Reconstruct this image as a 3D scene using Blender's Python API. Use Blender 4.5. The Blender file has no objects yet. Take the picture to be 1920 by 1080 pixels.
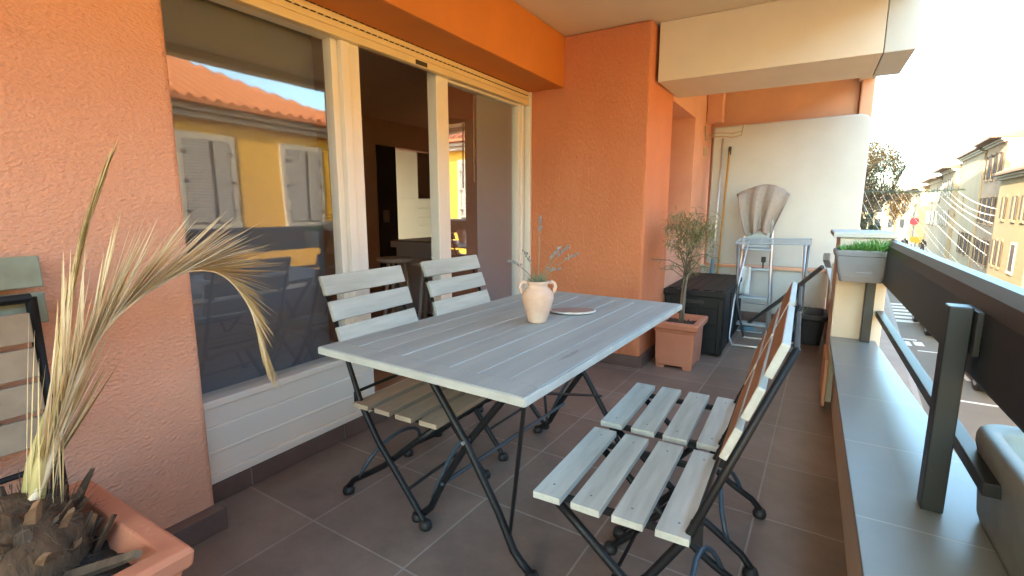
import bpy, math, random
from mathutils import Vector, Matrix
R = math.radians
rnd = random.Random(7)
S = bpy.context.scene
COL = S.collection

# ---------------------------------------------------------------- camera, sky, sun, exposure
cam = bpy.data.cameras.new("camera"); camo = bpy.data.objects.new("camera", cam); COL.objects.link(camo)
cam.sensor_width = 36.0; cam.lens = 17.268; cam.clip_start = 0.02; cam.clip_end = 2000
camo.location = (0, 0, 1.125); camo.rotation_euler = (R(90 - 9.242), R(0.0), R(31.04))
S.camera = camo

SUN_AZ, SUN_EL = R(205), R(24)          # azimuth clockwise from +Y
W = bpy.data.worlds.new("World"); S.world = W; W.use_nodes = True
wn = W.node_tree.nodes; wl = W.node_tree.links
bg = wn["Background"]; sky = wn.new("ShaderNodeTexSky"); sky.sky_type = 'NISHITA'
sky.sun_disc = False; sky.sun_elevation = SUN_EL; sky.sun_rotation = SUN_AZ
sky.air_density = 1.0; sky.dust_density = 2.2; sky.ozone_density = 0.3
tint = wn.new("ShaderNodeVectorMath"); tint.operation = 'MULTIPLY'; tint.inputs[1].default_value = (.86, 1.05, 1.02)   # the photograph's cool green white balance
wl.new(sky.outputs[0], tint.inputs[0]); wl.new(tint.outputs[0], bg.inputs[0]); bg.inputs[1].default_value = 0.15
sun = bpy.data.lights.new("sun", 'SUN'); suno = bpy.data.objects.new("sun", sun); COL.objects.link(suno)
sun.energy = 2.0; sun.angle = R(0.5); sun.color = (1.0, 0.86, 0.66)
sd = Vector((math.sin(SUN_AZ)*math.cos(SUN_EL), math.cos(SUN_AZ)*math.cos(SUN_EL), math.sin(SUN_EL)))
suno.rotation_euler = sd.to_track_quat('Z', 'Y').to_euler()
S.view_settings.view_transform = 'Standard'; S.view_settings.look = 'None'
S.view_settings.exposure = 3.45; S.view_settings.gamma = 1.0
S.render.engine = 'CYCLES'
S.cycles.max_bounces = 10; S.cycles.diffuse_bounces = 6; S.cycles.glossy_bounces = 4
S.cycles.transparent_max_bounces = 12; S.cycles.use_denoising = True; S.cycles.sample_clamp_indirect = 8
S.cycles.caustics_reflective = False; S.cycles.caustics_refractive = False

# ---------------------------------------------------------------- helpers
class MB:
    def __init__(s): s.v = []; s.f = []; s.m = []
    def add(s, vs, fs, m=0):
        o = len(s.v); s.v += [Vector(v) for v in vs]
        for f in fs: s.f.append(tuple(o + i for i in f)); s.m.append(m)
    def box(s, x0, x1, y0, y1, z0, z1, m=0, M=None):
        vs = [Vector((x, y, z)) for z in (z0, z1) for y in (y0, y1) for x in (x0, x1)]
        if M: vs = [M @ v for v in vs]
        s.add(vs, [(0,2,3,1),(4,5,7,6),(0,1,5,4),(2,6,7,3),(0,4,6,2),(1,3,7,5)], m)
    def obox(s, c, size, rot=(0,0,0), m=0):
        from mathutils import Euler
        M = Matrix.Translation(c) @ Euler(rot).to_matrix().to_4x4()
        a, b, d = size; s.box(-a/2, a/2, -b/2, b/2, -d/2, d/2, m, M)
    def prism(s, poly, p0, ux, uy, uz, m=0):
        # polygon (u,v) in the plane p0 + u*ux + v*uy, extruded along uz
        p0, ux, uy, uz = map(Vector, (p0, ux, uy, uz)); n = len(poly)
        a = [p0 + ux*u + uy*v for u, v in poly]; b = [p + uz for p in a]
        s.add(a + b, [tuple(range(n))[::-1], tuple(range(n, 2*n))] + [(i, (i+1) % n, n+(i+1) % n, n+i) for i in range(n)], m)
    def tube(s, pts, r, n=8, m=0, flat=None):
        pts = [Vector(p) for p in pts]; k = len(pts)
        rs = r if isinstance(r, (list, tuple)) else [r]*k
        vs = []; prev = None
        for i, p in enumerate(pts):
            t = (pts[min(i+1, k-1)] - pts[max(i-1, 0)]).normalized()
            if prev is None:
                a = Vector((0,0,1)) if abs(t.z) < .9 else Vector((1,0,0))
                u = t.cross(a).normalized()
            else:
                u = (prev - t*prev.dot(t)).normalized()
            prev = u; w = t.cross(u)
            for j in range(n):
                an = 2*math.pi*j/n; vs.append(p + (u*math.cos(an) + w*math.sin(an))*rs[i])
        fs = [tuple(range(n))[::-1], tuple(range((k-1)*n, k*n))]
        for i in range(k-1):
            for j in range(n):
                fs.append((i*n+j, i*n+(j+1) % n, (i+1)*n+(j+1) % n, (i+1)*n+j))
        s.add(vs, fs, m)
    def lathe(s, prof, c=(0,0,0), n=24, m=0):
        c = Vector(c); vs = []; k = len(prof)
        for r_, z in prof:
            for j in range(n):
                a = 2*math.pi*j/n; vs.append(c + Vector((r_*math.cos(a), r_*math.sin(a), z)))
        fs = [tuple(range(n))[::-1], tuple(range((k-1)*n, k*n))]
        for i in range(k-1):
            for j in range(n): fs.append((i*n+j, i*n+(j+1) % n, (i+1)*n+(j+1) % n, (i+1)*n+j))
        s.add(vs, fs, m)
    def blob(s, c, r, m=0):
        c = Vector(c); rx, ry, rz = r if isinstance(r, (tuple, list)) else (r, r, r)
        prof = [(.02, -1), (.7, -.7), (1, 0), (.7, .7), (.02, 1)]; vs = []; n = 6
        for q, z in prof:
            for j in range(n):
                a = 2*math.pi*j/n; vs.append(c + Vector((rx*q*math.cos(a), ry*q*math.sin(a), rz*z)))
        fs = [tuple(range(n))[::-1], tuple(range(4*n, 5*n))]
        for i in range(4):
            for j in range(n): fs.append((i*n+j, i*n+(j+1) % n, (i+1)*n+(j+1) % n, (i+1)*n+j))
        s.add(vs, fs, m)
    def leaf(s, p, d, L, w, m=0, droop=0.0, up=None, seg=2):
        # a folded blade with a keel: two strips meeting at the midrib
        p = Vector(p); d = Vector(d).normalized()
        side = d.cross(up or Vector((0,0,1)))
        if side.length < .05: side = d.cross(Vector((1,0,0)))
        side.normalize(); nrm = side.cross(d).normalized()
        rows = []; q = p.copy(); dd = d.copy()
        for i in range(seg+1):
            t = i/seg; ww = w*(0.35 + 1.3*t - 1.65*t*t) if t < 1 else 0.0005
            ww = max(ww, .0004)
            rows.append((q - side*ww/2 + nrm*ww*.25, q.copy(), q + side*ww/2 + nrm*ww*.25))
            dd = (dd + Vector((0,0,-droop/seg))).normalized(); q = q + dd*(L/seg)
        vs = [v for r_ in rows for v in r_]; fs = []
        for i in range(seg):
            a = i*3; fs += [(a, a+1, a+4, a+3), (a+1, a+2, a+5, a+4)]
        s.add(vs, fs, m)
    def build(s, name, mats, parent=None, smooth=False, bevel=0, world=True, seg=2):
        mats = mats if isinstance(mats, (list, tuple)) else [mats]
        base = Vector((0,0,0)); loc = Vector((0,0,0))
        if parent is not None:
            if world:
                q = parent
                while q is not None: base = base + Vector(q.location); q = q.parent
        elif s.v:
            lo = [min(v[i] for v in s.v) for i in range(3)]; hi = [max(v[i] for v in s.v) for i in range(3)]
            base = Vector(((lo[0]+hi[0])/2, (lo[1]+hi[1])/2, lo[2])); loc = base
        me = bpy.data.meshes.new(name); me.from_pydata([v - base for v in s.v], [], s.f)
        for mt in mats: me.materials.append(mt)
        me.polygons.foreach_set("material_index", s.m)
        if smooth: me.polygons.foreach_set("use_smooth", [True]*len(s.f))
        me.update()
        import bmesh
        b = bmesh.new(); b.from_mesh(me); bmesh.ops.recalc_face_normals(b, faces=b.faces); b.to_mesh(me); b.free()
        o = bpy.data.objects.new(name, me); COL.objects.link(o); o.location = loc
        if parent is not None: o.parent = parent
        if bevel:
            md = o.modifiers.new("bevel", 'BEVEL'); md.width = bevel; md.segments = seg; md.limit_method = 'ANGLE'; md.angle_limit = R(40)
        return o

def tag(o, label=None, cat=None, group=None, kind=None):
    if label: o["label"] = label
    if cat: o["category"] = cat
    if group: o["group"] = group
    if kind: o["kind"] = kind
    return o
def empty(name, loc, label, cat, group=None, rz=0):
    o = bpy.data.objects.new(name, None); COL.objects.link(o); o.location = loc; o.rotation_euler = (0, 0, rz)
    o.empty_display_size = .1
    return tag(o, label, cat, group)
def struct(o): o["kind"] = "structure"; return o
def copy_tree(o, parent=None):
    c = o.copy(); COL.objects.link(c)
    if parent is not None: c.parent = parent
    for ch in list(o.children): copy_tree(ch, c)
    return c

def mat(name, col, rough=.7, noise=0, nscale=8, col2=None, bump=0, bscale=60, bdist=.01, metal=0, spec=.5, stretch=None, detail=6, bdetail=4, spots=None, louvre=0):
    m = bpy.data.materials.new(name); m.use_nodes = True
    nt = m.node_tree; b = nt.nodes["Principled BSDF"]
    b.inputs["Base Color"].default_value = (*col, 1); b.inputs["Roughness"].default_value = rough
    b.inputs["Metallic"].default_value = metal; b.inputs["Specular IOR Level"].default_value = spec
    tc = nt.nodes.new("ShaderNodeTexCoord"); src = tc.outputs["Object"]
    if stretch:
        mp = nt.nodes.new("ShaderNodeMapping"); mp.inputs["Scale"].default_value = stretch
        nt.links.new(src, mp.inputs[0]); src = mp.outputs[0]
    if noise or col2:
        n = nt.nodes.new("ShaderNodeTexNoise"); n.inputs["Scale"].default_value = nscale; n.inputs["Detail"].default_value = detail
        n.inputs["Roughness"].default_value = .6
        nt.links.new(src, n.inputs["Vector"])
        cr = nt.nodes.new("ShaderNodeValToRGB"); cr.color_ramp.elements[0].position = .3; cr.color_ramp.elements[1].position = .7
        c2 = col2 if col2 else tuple(c*(1-noise) for c in col)
        cr.color_ramp.elements[0].color = (*c2, 1); cr.color_ramp.elements[1].color = (*col, 1)
        nt.links.new(n.outputs["Fac"], cr.inputs[0]); nt.links.new(cr.outputs[0], b.inputs["Base Color"])
    if spots:      # stains and worn patches with a shape of their own: (colour, scale, threshold, stretch)
        sc_, ss_, th_, st_ = spots
        mp2 = nt.nodes.new("ShaderNodeMapping"); mp2.inputs["Scale"].default_value = st_; nt.links.new(tc.outputs["Object"], mp2.inputs[0])
        n3 = nt.nodes.new("ShaderNodeTexNoise"); n3.inputs["Scale"].default_value = ss_; n3.inputs["Detail"].default_value = 8; n3.inputs["Roughness"].default_value = .65
        nt.links.new(mp2.outputs[0], n3.inputs["Vector"])
        mr = nt.nodes.new("ShaderNodeMapRange"); mr.inputs[1].default_value = th_; mr.inputs[2].default_value = th_+.10; mr.inputs[4].default_value = .75
        nt.links.new(n3.outputs["Fac"], mr.inputs[0])
        mx = nt.nodes.new("ShaderNodeMixRGB"); nt.links.new(mr.outputs[0], mx.inputs[0])
        l0 = b.inputs["Base Color"].links
        if l0: nt.links.new(l0[0].from_socket, mx.inputs[1])
        else: mx.inputs[1].default_value = (*col, 1)
        mx.inputs[2].default_value = (*sc_, 1); nt.links.new(mx.outputs[0], b.inputs["Base Color"])
    if louvre:
        wv = nt.nodes.new("ShaderNodeTexWave"); wv.bands_direction = 'Z'; wv.inputs["Scale"].default_value = louvre; nt.links.new(tc.outputs["Object"], wv.inputs["Vector"])
        bp = nt.nodes.new("ShaderNodeBump"); bp.inputs["Strength"].default_value = .8; bp.inputs["Distance"].default_value = .02
        nt.links.new(wv.outputs["Fac"], bp.inputs["Height"]); nt.links.new(bp.outputs[0], b.inputs["Normal"])
    if bump:
        n2 = nt.nodes.new("ShaderNodeTexNoise"); n2.inputs["Scale"].default_value = bscale; n2.inputs["Detail"].default_value = bdetail
        nt.links.new(src, n2.inputs["Vector"])
        bp = nt.nodes.new("ShaderNodeBump"); bp.inputs["Strength"].default_value = bump; bp.inputs["Distance"].default_value = bdist
        nt.links.new(n2.outputs["Fac"], bp.inputs["Height"]); nt.links.new(bp.outputs[0], b.inputs["Normal"])
    return m

def tile_mat(name, c1, c2, grout, size, rough, mortar=.004, noise=.25, width=None):
    m = bpy.data.materials.new(name); m.use_nodes = True
    nt = m.node_tree; b = nt.nodes["Principled BSDF"]; b.inputs["Roughness"].default_value = rough
    tc = nt.nodes.new("ShaderNodeTexCoord"); br = nt.nodes.new("ShaderNodeTexBrick")
    br.offset = 0; br.squash = 1; br.inputs["Scale"].default_value = 1
    br.inputs["Brick Width"].default_value = width or size; br.inputs["Row Height"].default_value = size
    br.inputs["Mortar Size"].default_value = mortar; br.inputs["Mortar Smooth"].default_value = .3
    br.inputs["Color1"].default_value = (*c1, 1); br.inputs["Color2"].default_value = (*c2, 1); br.inputs["Mortar"].default_value = (*grout, 1)
    nt.links.new(tc.outputs["Object"], br.inputs["Vector"])
    n = nt.nodes.new("ShaderNodeTexNoise"); n.inputs["Scale"].default_value = 5; n.inputs["Detail"].default_value = 10; n.inputs["Roughness"].default_value = .7
    nt.links.new(tc.outputs["Object"], n.inputs["Vector"])
    mr = nt.nodes.new("ShaderNodeMapRange"); mr.inputs[1].default_value = .3; mr.inputs[2].default_value = .7
    mr.inputs[3].default_value = 1-noise; mr.inputs[4].default_value = 1+noise
    nt.links.new(n.outputs["Fac"], mr.inputs[0])
    vm = nt.nodes.new("ShaderNodeVectorMath"); vm.operation = 'SCALE'
    nt.links.new(br.outputs["Color"], vm.inputs[0]); nt.links.new(mr.outputs[0], vm.inputs["Scale"])
    nt.links.new(vm.outputs[0], b.inputs["Base Color"])
    r2 = nt.nodes.new("ShaderNodeMapRange"); r2.inputs[3].default_value = rough-.08; r2.inputs[4].default_value = rough+.15
    nt.links.new(n.outputs["Fac"], r2.inputs[0]); nt.links.new(r2.outputs[0], b.inputs["Roughness"])
    bp = nt.nodes.new("ShaderNodeBump"); bp.inputs["Strength"].default_value = .35; bp.inputs["Distance"].default_value = .003; bp.invert = True
    nt.links.new(br.outputs["Fac"], bp.inputs["Height"]); nt.links.new(bp.outputs[0], b.inputs["Normal"])
    return m

def glass_mat(name, tint, k=1.0):
    m = bpy.data.materials.new(name); m.use_nodes = True; nt = m.node_tree
    for n in list(nt.nodes):
        if n.type == 'BSDF_PRINCIPLED': nt.nodes.remove(n)
    out = [n for n in nt.nodes if n.type == 'OUTPUT_MATERIAL'][0]
    t = nt.nodes.new("ShaderNodeBsdfTransparent"); t.inputs[0].default_value = (*tint, 1)
    g = nt.nodes.new("ShaderNodeBsdfGlossy"); g.inputs["Roughness"].default_value = 0.03; g.inputs["Color"].default_value = (1,1,1,1)
    f = nt.nodes.new("ShaderNodeFresnel"); f.inputs["IOR"].default_value = 1.5
    mu = nt.nodes.new("ShaderNodeMath"); mu.operation = 'MULTIPLY'; mu.inputs[1].default_value = k; mu.use_clamp = True
    mx = nt.nodes.new("ShaderNodeMixShader")
    tcg = nt.nodes.new("ShaderNodeTexCoord"); ng = nt.nodes.new("ShaderNodeTexNoise"); ng.inputs["Scale"].default_value = 2.2; ng.inputs["Detail"].default_value = 1
    bg_ = nt.nodes.new("ShaderNodeBump"); bg_.inputs["Strength"].default_value = .025; bg_.inputs["Distance"].default_value = .02
    nt.links.new(tcg.outputs["Object"], ng.inputs["Vector"]); nt.links.new(ng.outputs["Fac"], bg_.inputs["Height"]); nt.links.new(bg_.outputs[0], g.inputs["Normal"])
    ge = nt.nodes.new("ShaderNodeNewGeometry"); iv = nt.nodes.new("ShaderNodeMath"); iv.operation = 'SUBTRACT'; iv.inputs[0].default_value = 1.0
    m2 = nt.nodes.new("ShaderNodeMath"); m2.operation = 'MULTIPLY'
    nt.links.new(ge.outputs["Backfacing"], iv.inputs[1]); nt.links.new(f.outputs[0], mu.inputs[0])
    nt.links.new(mu.outputs[0], m2.inputs[0]); nt.links.new(iv.outputs[0], m2.inputs[1]); nt.links.new(m2.outputs[0], mx.inputs[0])
    nt.links.new(t.outputs[0], mx.inputs[1]); nt.links.new(g.outputs[0], mx.inputs[2]); nt.links.new(mx.outputs[0], out.inputs[0])
    return m

M = {}
M['plaster']   = mat('terracotta_render', (.69,.375,.26), .9, col2=(.62,.32,.215), nscale=1.6, detail=12, bump=.85, bscale=78, bdist=.009, bdetail=8, stretch=(1,1,1.7), spots=((.52,.24,.15), 2.5, .62, (1,1,1)))
M['plaster2']  = mat('coarse_render', (.61,.225,.108), .9, col2=(.54,.185,.082), nscale=1.8, detail=12, bump=1.0, bscale=60, bdist=.011, bdetail=7, stretch=(1.5,1.5,.6), spots=((.55,.21,.11), 3.0, .62, (1,1,1)))
M['orange']    = mat('orange_paint', (.60,.20,.035), .75, noise=.12, nscale=4, bump=.25, bscale=90, bdist=.004)
M['cream']     = mat('cream_paint', (.66,.60,.50), .8, noise=.07, nscale=3, bump=.2, bscale=120, bdist=.003)
M['white']     = mat('white_render', (.53,.55,.53), .8, col2=(.46,.475,.455), nscale=2.2, bump=.2, bscale=110, bdist=.003)
M['softorange']= mat('faded_orange_paint', (.70,.40,.25), .8, noise=.12, nscale=4, bump=.2, bscale=90, bdist=.004)
M['floor']     = tile_mat('floor_tile', (.190,.144,.120), (.245,.186,.155), (.32,.275,.24), .45, .36)
M['skirt']     = mat('skirting_tile', (.15,.10,.088), .4, noise=.25, nscale=9)
M['grout']     = mat('grout', (.28,.25,.22), .9)
M['ledge']     = tile_mat('ledge_tile', (.24,.275,.28), (.25,.285,.29), (.40,.40,.38), .455, .30, mortar=.003, noise=.08, width=1.6)
M['pvc']       = mat('white_pvc', (.80,.77,.70), .4, noise=.05, nscale=4)
M['pvc_cream'] = mat('cream_pvc', (.74,.61,.37), .45, noise=.06, nscale=5)
M['mirror'] = mat('mirror_glass', (.85,.86,.86), .02, metal=1)
M['pvc_line']  = mat('dark_slot', (.05,.04,.03), .8)
M['glass']     = glass_mat('window_glass', (.93,.94,.95), 2.9)
M['rubber']    = mat('black_rubber', (.015,.015,.015), .6)
M['curtain']   = mat('grey_curtain_cloth', (.24,.26,.295), .95, noise=.12, nscale=40, bump=.25, bscale=400, bdist=.001)
M['steel']     = mat('black_steel', (.010,.011,.013), .5, spec=.3, noise=.3, nscale=30)
M['steel_blue']= mat('worn_blue_steel', (.05,.075,.10), .45, noise=.3, nscale=25)
M['railpaint'] = mat('dark_rail_paint', (.018,.023,.027), .40, spec=.4, spots=((.10,.10,.095), 30, .70, (1,1,1)), noise=.3, nscale=5, bump=.06, bscale=200, bdist=.001)
M['slat']      = mat('whitewashed_slat', (.50,.535,.505), .75, spots=((.30,.28,.23), 9, .66, (.4,1.5,1)), col2=(.33,.345,.315), nscale=20, detail=10, bump=.4, bscale=70, bdist=.002, stretch=(.12,1,1))
M['slat_green']= mat('pale_green_slat', (.44,.55,.53), .75, col2=(.35,.44,.42), nscale=14, bump=.3, bscale=70, bdist=.002, stretch=(.25,1,1))
M['slat_bounce']  = mat('bounce_lit_slat', (.40,.245,.15), .7, col2=(.31,.18,.105), nscale=12, bump=.2, bscale=60, bdist=.002, stretch=(.2,1,1))  # orange wall reflection painted into the right chairs' backrest fronts
M['slat_brown']= mat('weathered_brown_slat', (.38,.31,.23), .8, col2=(.25,.20,.15), nscale=10, bump=.3, bscale=60, bdist=.002, stretch=(.2,1,1))
M['slat_sage'] = mat('faded_sage_slat', (.27,.33,.27), .8, col2=(.20,.21,.16), nscale=9, bump=.3, bscale=60, bdist=.002, stretch=(.2,1,1))
M['table']     = mat('grey_weathered_plank', (.36,.40,.395), .6, spots=((.14,.15,.15), 7, .63, (2.5,.35,1)), col2=(.25,.28,.28), nscale=9, bump=.35, bscale=45, bdist=.002, stretch=(1.6,.12,1), detail=9)
M['table_edge']= mat('pale_table_edge', (.44,.48,.465), .65, noise=.25, nscale=10)
M['terracotta']= mat('terracotta_clay', (.54,.225,.13), .8, spots=((.60,.38,.27), 5, .60, (1,1,.6)), col2=(.47,.17,.095), nscale=4, bump=.25, bscale=60, bdist=.003)
M['terracotta_pale']= mat('pale_clay', (.62,.49,.40), .8, col2=(.52,.33,.23), nscale=14, bump=.3, bscale=80, bdist=.002)
M['soil']      = mat('potting_soil', (.045,.032,.024), .95, col2=(.015,.012,.010), nscale=60, bump=1, bscale=90, bdist=.02)
M['bark_chips']= mat('bark_chips', (.12,.07,.045), .95, col2=(.04,.025,.018), nscale=70, bump=1, bscale=80, bdist=.02)
M['frond']     = mat('dry_frond', (.68,.54,.30), .7, col2=(.55,.42,.20), nscale=15)
M['frond_pale']= mat('pale_dry_frond', (.80,.71,.52), .7, col2=(.66,.55,.36), nscale=15)
M['frond_olive']= mat('olive_dry_frond', (.30,.25,.08), .7, col2=(.20,.15,.05), nscale=20)
M['stalk']     = mat('yellow_green_stalk', (.52,.46,.20), .6, col2=(.40,.34,.13), nscale=12, stretch=(1,1,.2))
M['fibre']     = mat('palm_fibre', (.15,.085,.045), .95, col2=(.045,.028,.016), nscale=30, bump=.8, bscale=60, bdist=.01, stretch=(1,1,.3))
M['fibre_tan'] = mat('cut_palm_stub', (.34,.20,.10), .85, col2=(.15,.08,.04), nscale=12, bump=.5, bscale=50, bdist=.006, stretch=(1,1,.3))
M['fibre_grey']= mat('grey_palm_stub', (.17,.125,.085), .9, col2=(.07,.05,.035), nscale=18, bump=.5, bscale=50, bdist=.006, stretch=(1,1,.3))
M['black_plastic'] = mat('black_plastic', (.010,.011,.013), .55, spec=.3, noise=.2, nscale=20, bump=.1, bscale=200, bdist=.001)
M['grey_plastic']  = mat('grey_planter_plastic', (.23,.235,.25), .5, noise=.1, nscale=10)
M['green_plastic'] = mat('grey_green_planter', (.25,.295,.275), .5, noise=.25, nscale=12, bump=.1, bscale=100, bdist=.001)
M['navy_plastic']  = mat('navy_tub_plastic', (.022,.028,.042), .5, noise=.2, nscale=14)
M['alu']       = mat('brushed_aluminium', (.62,.66,.68), .35, metal=.7, noise=.15, nscale=20)
M['alu_blue']  = mat('blue_grey_enamel', (.36,.45,.52), .45, metal=.2, noise=.12, nscale=20)
M['dark_metal']= mat('dark_grey_metal', (.16,.17,.19), .45, metal=.3, noise=.2, nscale=20)
M['towel']     = mat('beige_towel', (.36,.33,.30), .95, noise=.2, nscale=50, bump=.5, bscale=300, bdist=.002)
M['cloth_white'] = mat('white_cloth', (.62,.68,.70), .95, noise=.12, nscale=30)
M['olive_leaf']= mat('olive_leaf', (.16,.185,.085), .55, col2=(.27,.26,.14), nscale=22)
M['olive_bark']= mat('olive_bark', (.22,.19,.14), .9, col2=(.13,.11,.08), nscale=20, stretch=(1,1,.3))
M['green_leaf']= mat('planter_leaf', (.10,.27,.06), .5, col2=(.17,.38,.09), nscale=25)
M['lav_leaf']  = mat('lavender_leaf', (.13,.18,.10), .7, col2=(.22,.25,.17), nscale=50)
M['lav_flower']= mat('lavender_flower', (.25,.25,.25), .8, col2=(.17,.165,.18), nscale=60)
M['slate']     = mat('stone_plate', (.30,.22,.19), .6, noise=.2, nscale=20)
M['slate_edge']= mat('stone_plate_rim', (.60,.57,.53), .6, noise=.15, nscale=30)
M['wood_pole'] = mat('yellow_wood_pole', (.52,.30,.09), .5, noise=.2, nscale=20)
M['blue_pole'] = mat('blue_pole_sleeve', (.10,.22,.33), .4)
M['beige_metal'] = mat('beige_wire', (.38,.30,.20), .5)
# room
M['room_wall'] = mat('room_wall_paint', (.74,.58,.46), .9, noise=.05, nscale=3)
M['room_floor']= mat('room_floor_tile', (.45,.22,.11), .35, noise=.2, nscale=5)
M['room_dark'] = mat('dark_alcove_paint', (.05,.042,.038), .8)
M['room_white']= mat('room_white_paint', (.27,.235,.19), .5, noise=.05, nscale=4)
M['counter_top']= mat('counter_wood', (.20,.10,.05), .4, noise=.2, nscale=8)
M['counter']   = mat('counter_front_paint', (.74,.75,.75), .6, noise=.06, nscale=4)
# street
M['asphalt']   = mat('asphalt', (.22,.19,.155), .9, col2=(.18,.155,.125), nscale=.6, bump=.3, bscale=40, bdist=.01)
M['pavement']  = mat('pavement_slab', (.40,.35,.30), .9, noise=.2, nscale=1.5)
M['kerb']      = mat('kerb_stone', (.42,.39,.35), .85, noise=.15, nscale=4)
M['roadpaint'] = mat('white_road_paint', (.75,.73,.68), .8, noise=.15, nscale=5)
M['yellow']    = mat('yellow_house_render', (.80,.42,.03), .85, noise=.15, nscale=.8, bump=.15, bscale=30, bdist=.01)
M['roof']      = mat('orange_roof_tile', (.52,.16,.055), .85, col2=(.40,.13,.05), nscale=6)
M['roof_brown']= mat('brown_roof_tile', (.26,.17,.12), .9, noise=.3, nscale=5)
M['stone']     = mat('pale_stone', (.52,.46,.37), .85, noise=.2, nscale=2)
M['shutter']   = mat('grey_shutter', (.38,.35,.31), .6, noise=.15, nscale=6, louvre=5)
M['curtain_blue'] = mat('blue_grey_curtain_cloth', (.40,.52,.60), .95, noise=.1, nscale=40, bump=.25, bscale=400, bdist=.001)
M['shutter_brown'] = mat('brown_shutter', (.07,.045,.035), .7, noise=.2, nscale=6)
M['shutter_white'] = mat('pale_shutter', (.60,.57,.50), .7, noise=.1, nscale=6)
M['pane']      = mat('dark_window_pane', (.03,.033,.038), .12)
M['pinkhouse'] = mat('pinkish_grey_render', (.46,.30,.19), .9, noise=.3, nscale=.5)
M['creamhouse']= mat('cream_house_render', (.32,.235,.125), .9, noise=.1, nscale=.5)
M['greyhouse'] = mat('grey_house_render', (.34,.265,.185), .9, noise=.3, nscale=.5)
M['palehouse'] = mat('pale_house_render', (.42,.31,.195), .9, noise=.25, nscale=.5)
M['bark']      = mat('street_tree_bark', (.20,.15,.10), .9, noise=.3, nscale=4)
M['twig']      = mat('pale_twig', (.07,.05,.03), .9, noise=.3, nscale=2)
M['dryleaf']   = mat('autumn_leaf', (.15,.082,.02), .8, col2=(.08,.05,.018), nscale=1.2)
M['darkleaf']  = mat('dark_green_leaf', (.035,.075,.04), .7, col2=(.06,.11,.05), nscale=1.5)
M['bulb']      = mat('white_bulb_string', (.75,.73,.68), .5)
M['garland']   = mat('green_garland', (.16,.19,.08), .9, noise=.4, nscale=6)
M['red']       = mat('red_sign_paint', (.62,.04,.06), .5)
M['sign_yellow'] = mat('orange_sign_paint', (.80,.33,.03), .5)
M['car_dark']  = mat('dark_car_paint', (.035,.03,.03), .25, spec=.6)
M['car_grey']  = mat('grey_car_paint', (.11,.10,.09), .3, spec=.6)
M['carglass']  = mat('car_glass', (.02,.022,.025), .08)
M['brass']     = mat('pale_metal', (.6,.55,.45), .4, metal=.6)
M['lamp']      = mat('headlamp_lens', (.6,.55,.42), .2)

for k_ in ('curtain', 'curtain_blue'):     # woven cloth lets some daylight through
    nt_ = M[k_].node_tree; pb_ = nt_.nodes["Principled BSDF"]; tl_ = nt_.nodes.new("ShaderNodeBsdfTranslucent"); mx_ = nt_.nodes.new("ShaderNodeMixShader")
    tl_.inputs[0].default_value = (.8,.8,.8,1); mx_.inputs[0].default_value = .35; out_ = [n for n in nt_.nodes if n.type == 'OUTPUT_MATERIAL'][0]
    nt_.links.new(pb_.outputs[0], mx_.inputs[1]); nt_.links.new(tl_.outputs[0], mx_.inputs[2]); nt_.links.new(mx_.outputs[0], out_.inputs[0])

# ---------------------------------------------------------------- setting: street level
GZ = -3.4
b = MB(); b.box(-400, 500, -400, 700, GZ-1, GZ-.004); g = b.build('ground', M['pavement']); struct(g)
def street_x(y): return 7.0 + .07*(y-5)             # facade line on the far side
b = MB()
b.prism([(1.9-.07*45, -40), (5.9-.07*45, -40), (5.9+.07*175, 180), (1.9+.07*175, 180)], (0,0,GZ), (1,0,0), (0,1,0), (0,0,.004), 0)
struct(b.build('road', M['asphalt']))
def strip(name, x0, x1, y0, y1, z1, m):
    b = MB(); b.prism([(x0+.07*(y0-5), y0), (x1+.07*(y0-5), y0), (x1+.07*(y1-5), y1), (x0+.07*(y1-5), y1)], (0,0,GZ), (1,0,0), (0,1,0), (0,0,z1), 0)
    return b.build(name, m)
struct(strip('pavement', -1.2, 1.78, -40, 180, .12, M['pavement']))
struct(strip('kerb', 1.78, 1.9, -40, 180, .125, M['kerb']))
struct(strip('pavement_opposite', 6.02, 8.0, -40, 180, .12, M['pavement']))
struct(strip('kerb_opposite', 5.9, 6.02, -40, 180, .125, M['kerb']))
b = MB()
for i in range(6):
    y = 24.6 + i*.86; x = 3.1
    b.prism([(x, y), (x+1.0, y+.05), (x+1.0, y+.5), (x, y+.45)], (0,0,GZ+.004), (1,0,0), (0,1,0), (0,0,.004), 0)
struct(b.build('crosswalk', M['roadpaint']))
b = MB()
for (x0, y0, x1, y1) in ((3.3,19.75,4.6,19.85), (3.3,14.95,4.9,15.05), (3.0,20.4,3.25,21.0), (3.35,20.55,3.6,21.1), (3.0,21.3,3.5,21.45), (3.9, 16.9, 4.0, 19.7)):
    b.box(x0, x1, y0, y1, GZ+.004, GZ+.008)
struct(b.build('parking_marking', M['roadpaint']))

# ---------------------------------------------------------------- our building
b = MB(); b.box(-2.3, 1.60, -4.6, 4.2, -.2, 0)
fl = b.build('balcony_floor', M['floor']); struct(fl)
# put the tile grid where the joints lie
fo = Vector((-1.0, 1.463, 0)); me = fl.data
rot = Matrix.Rotation(R(-1.5), 4, 'Z')
T = Matrix.Translation(fo) @ rot
for v in me.vertices:
    pass
def regrid(o, T):
    W0 = Matrix.Translation(o.location); inv = T.inverted()
    for v in o.data.vertices: v.co = inv @ (W0 @ v.co)
    o.location = T.translation; o.rotation_euler = T.to_euler()
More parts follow.
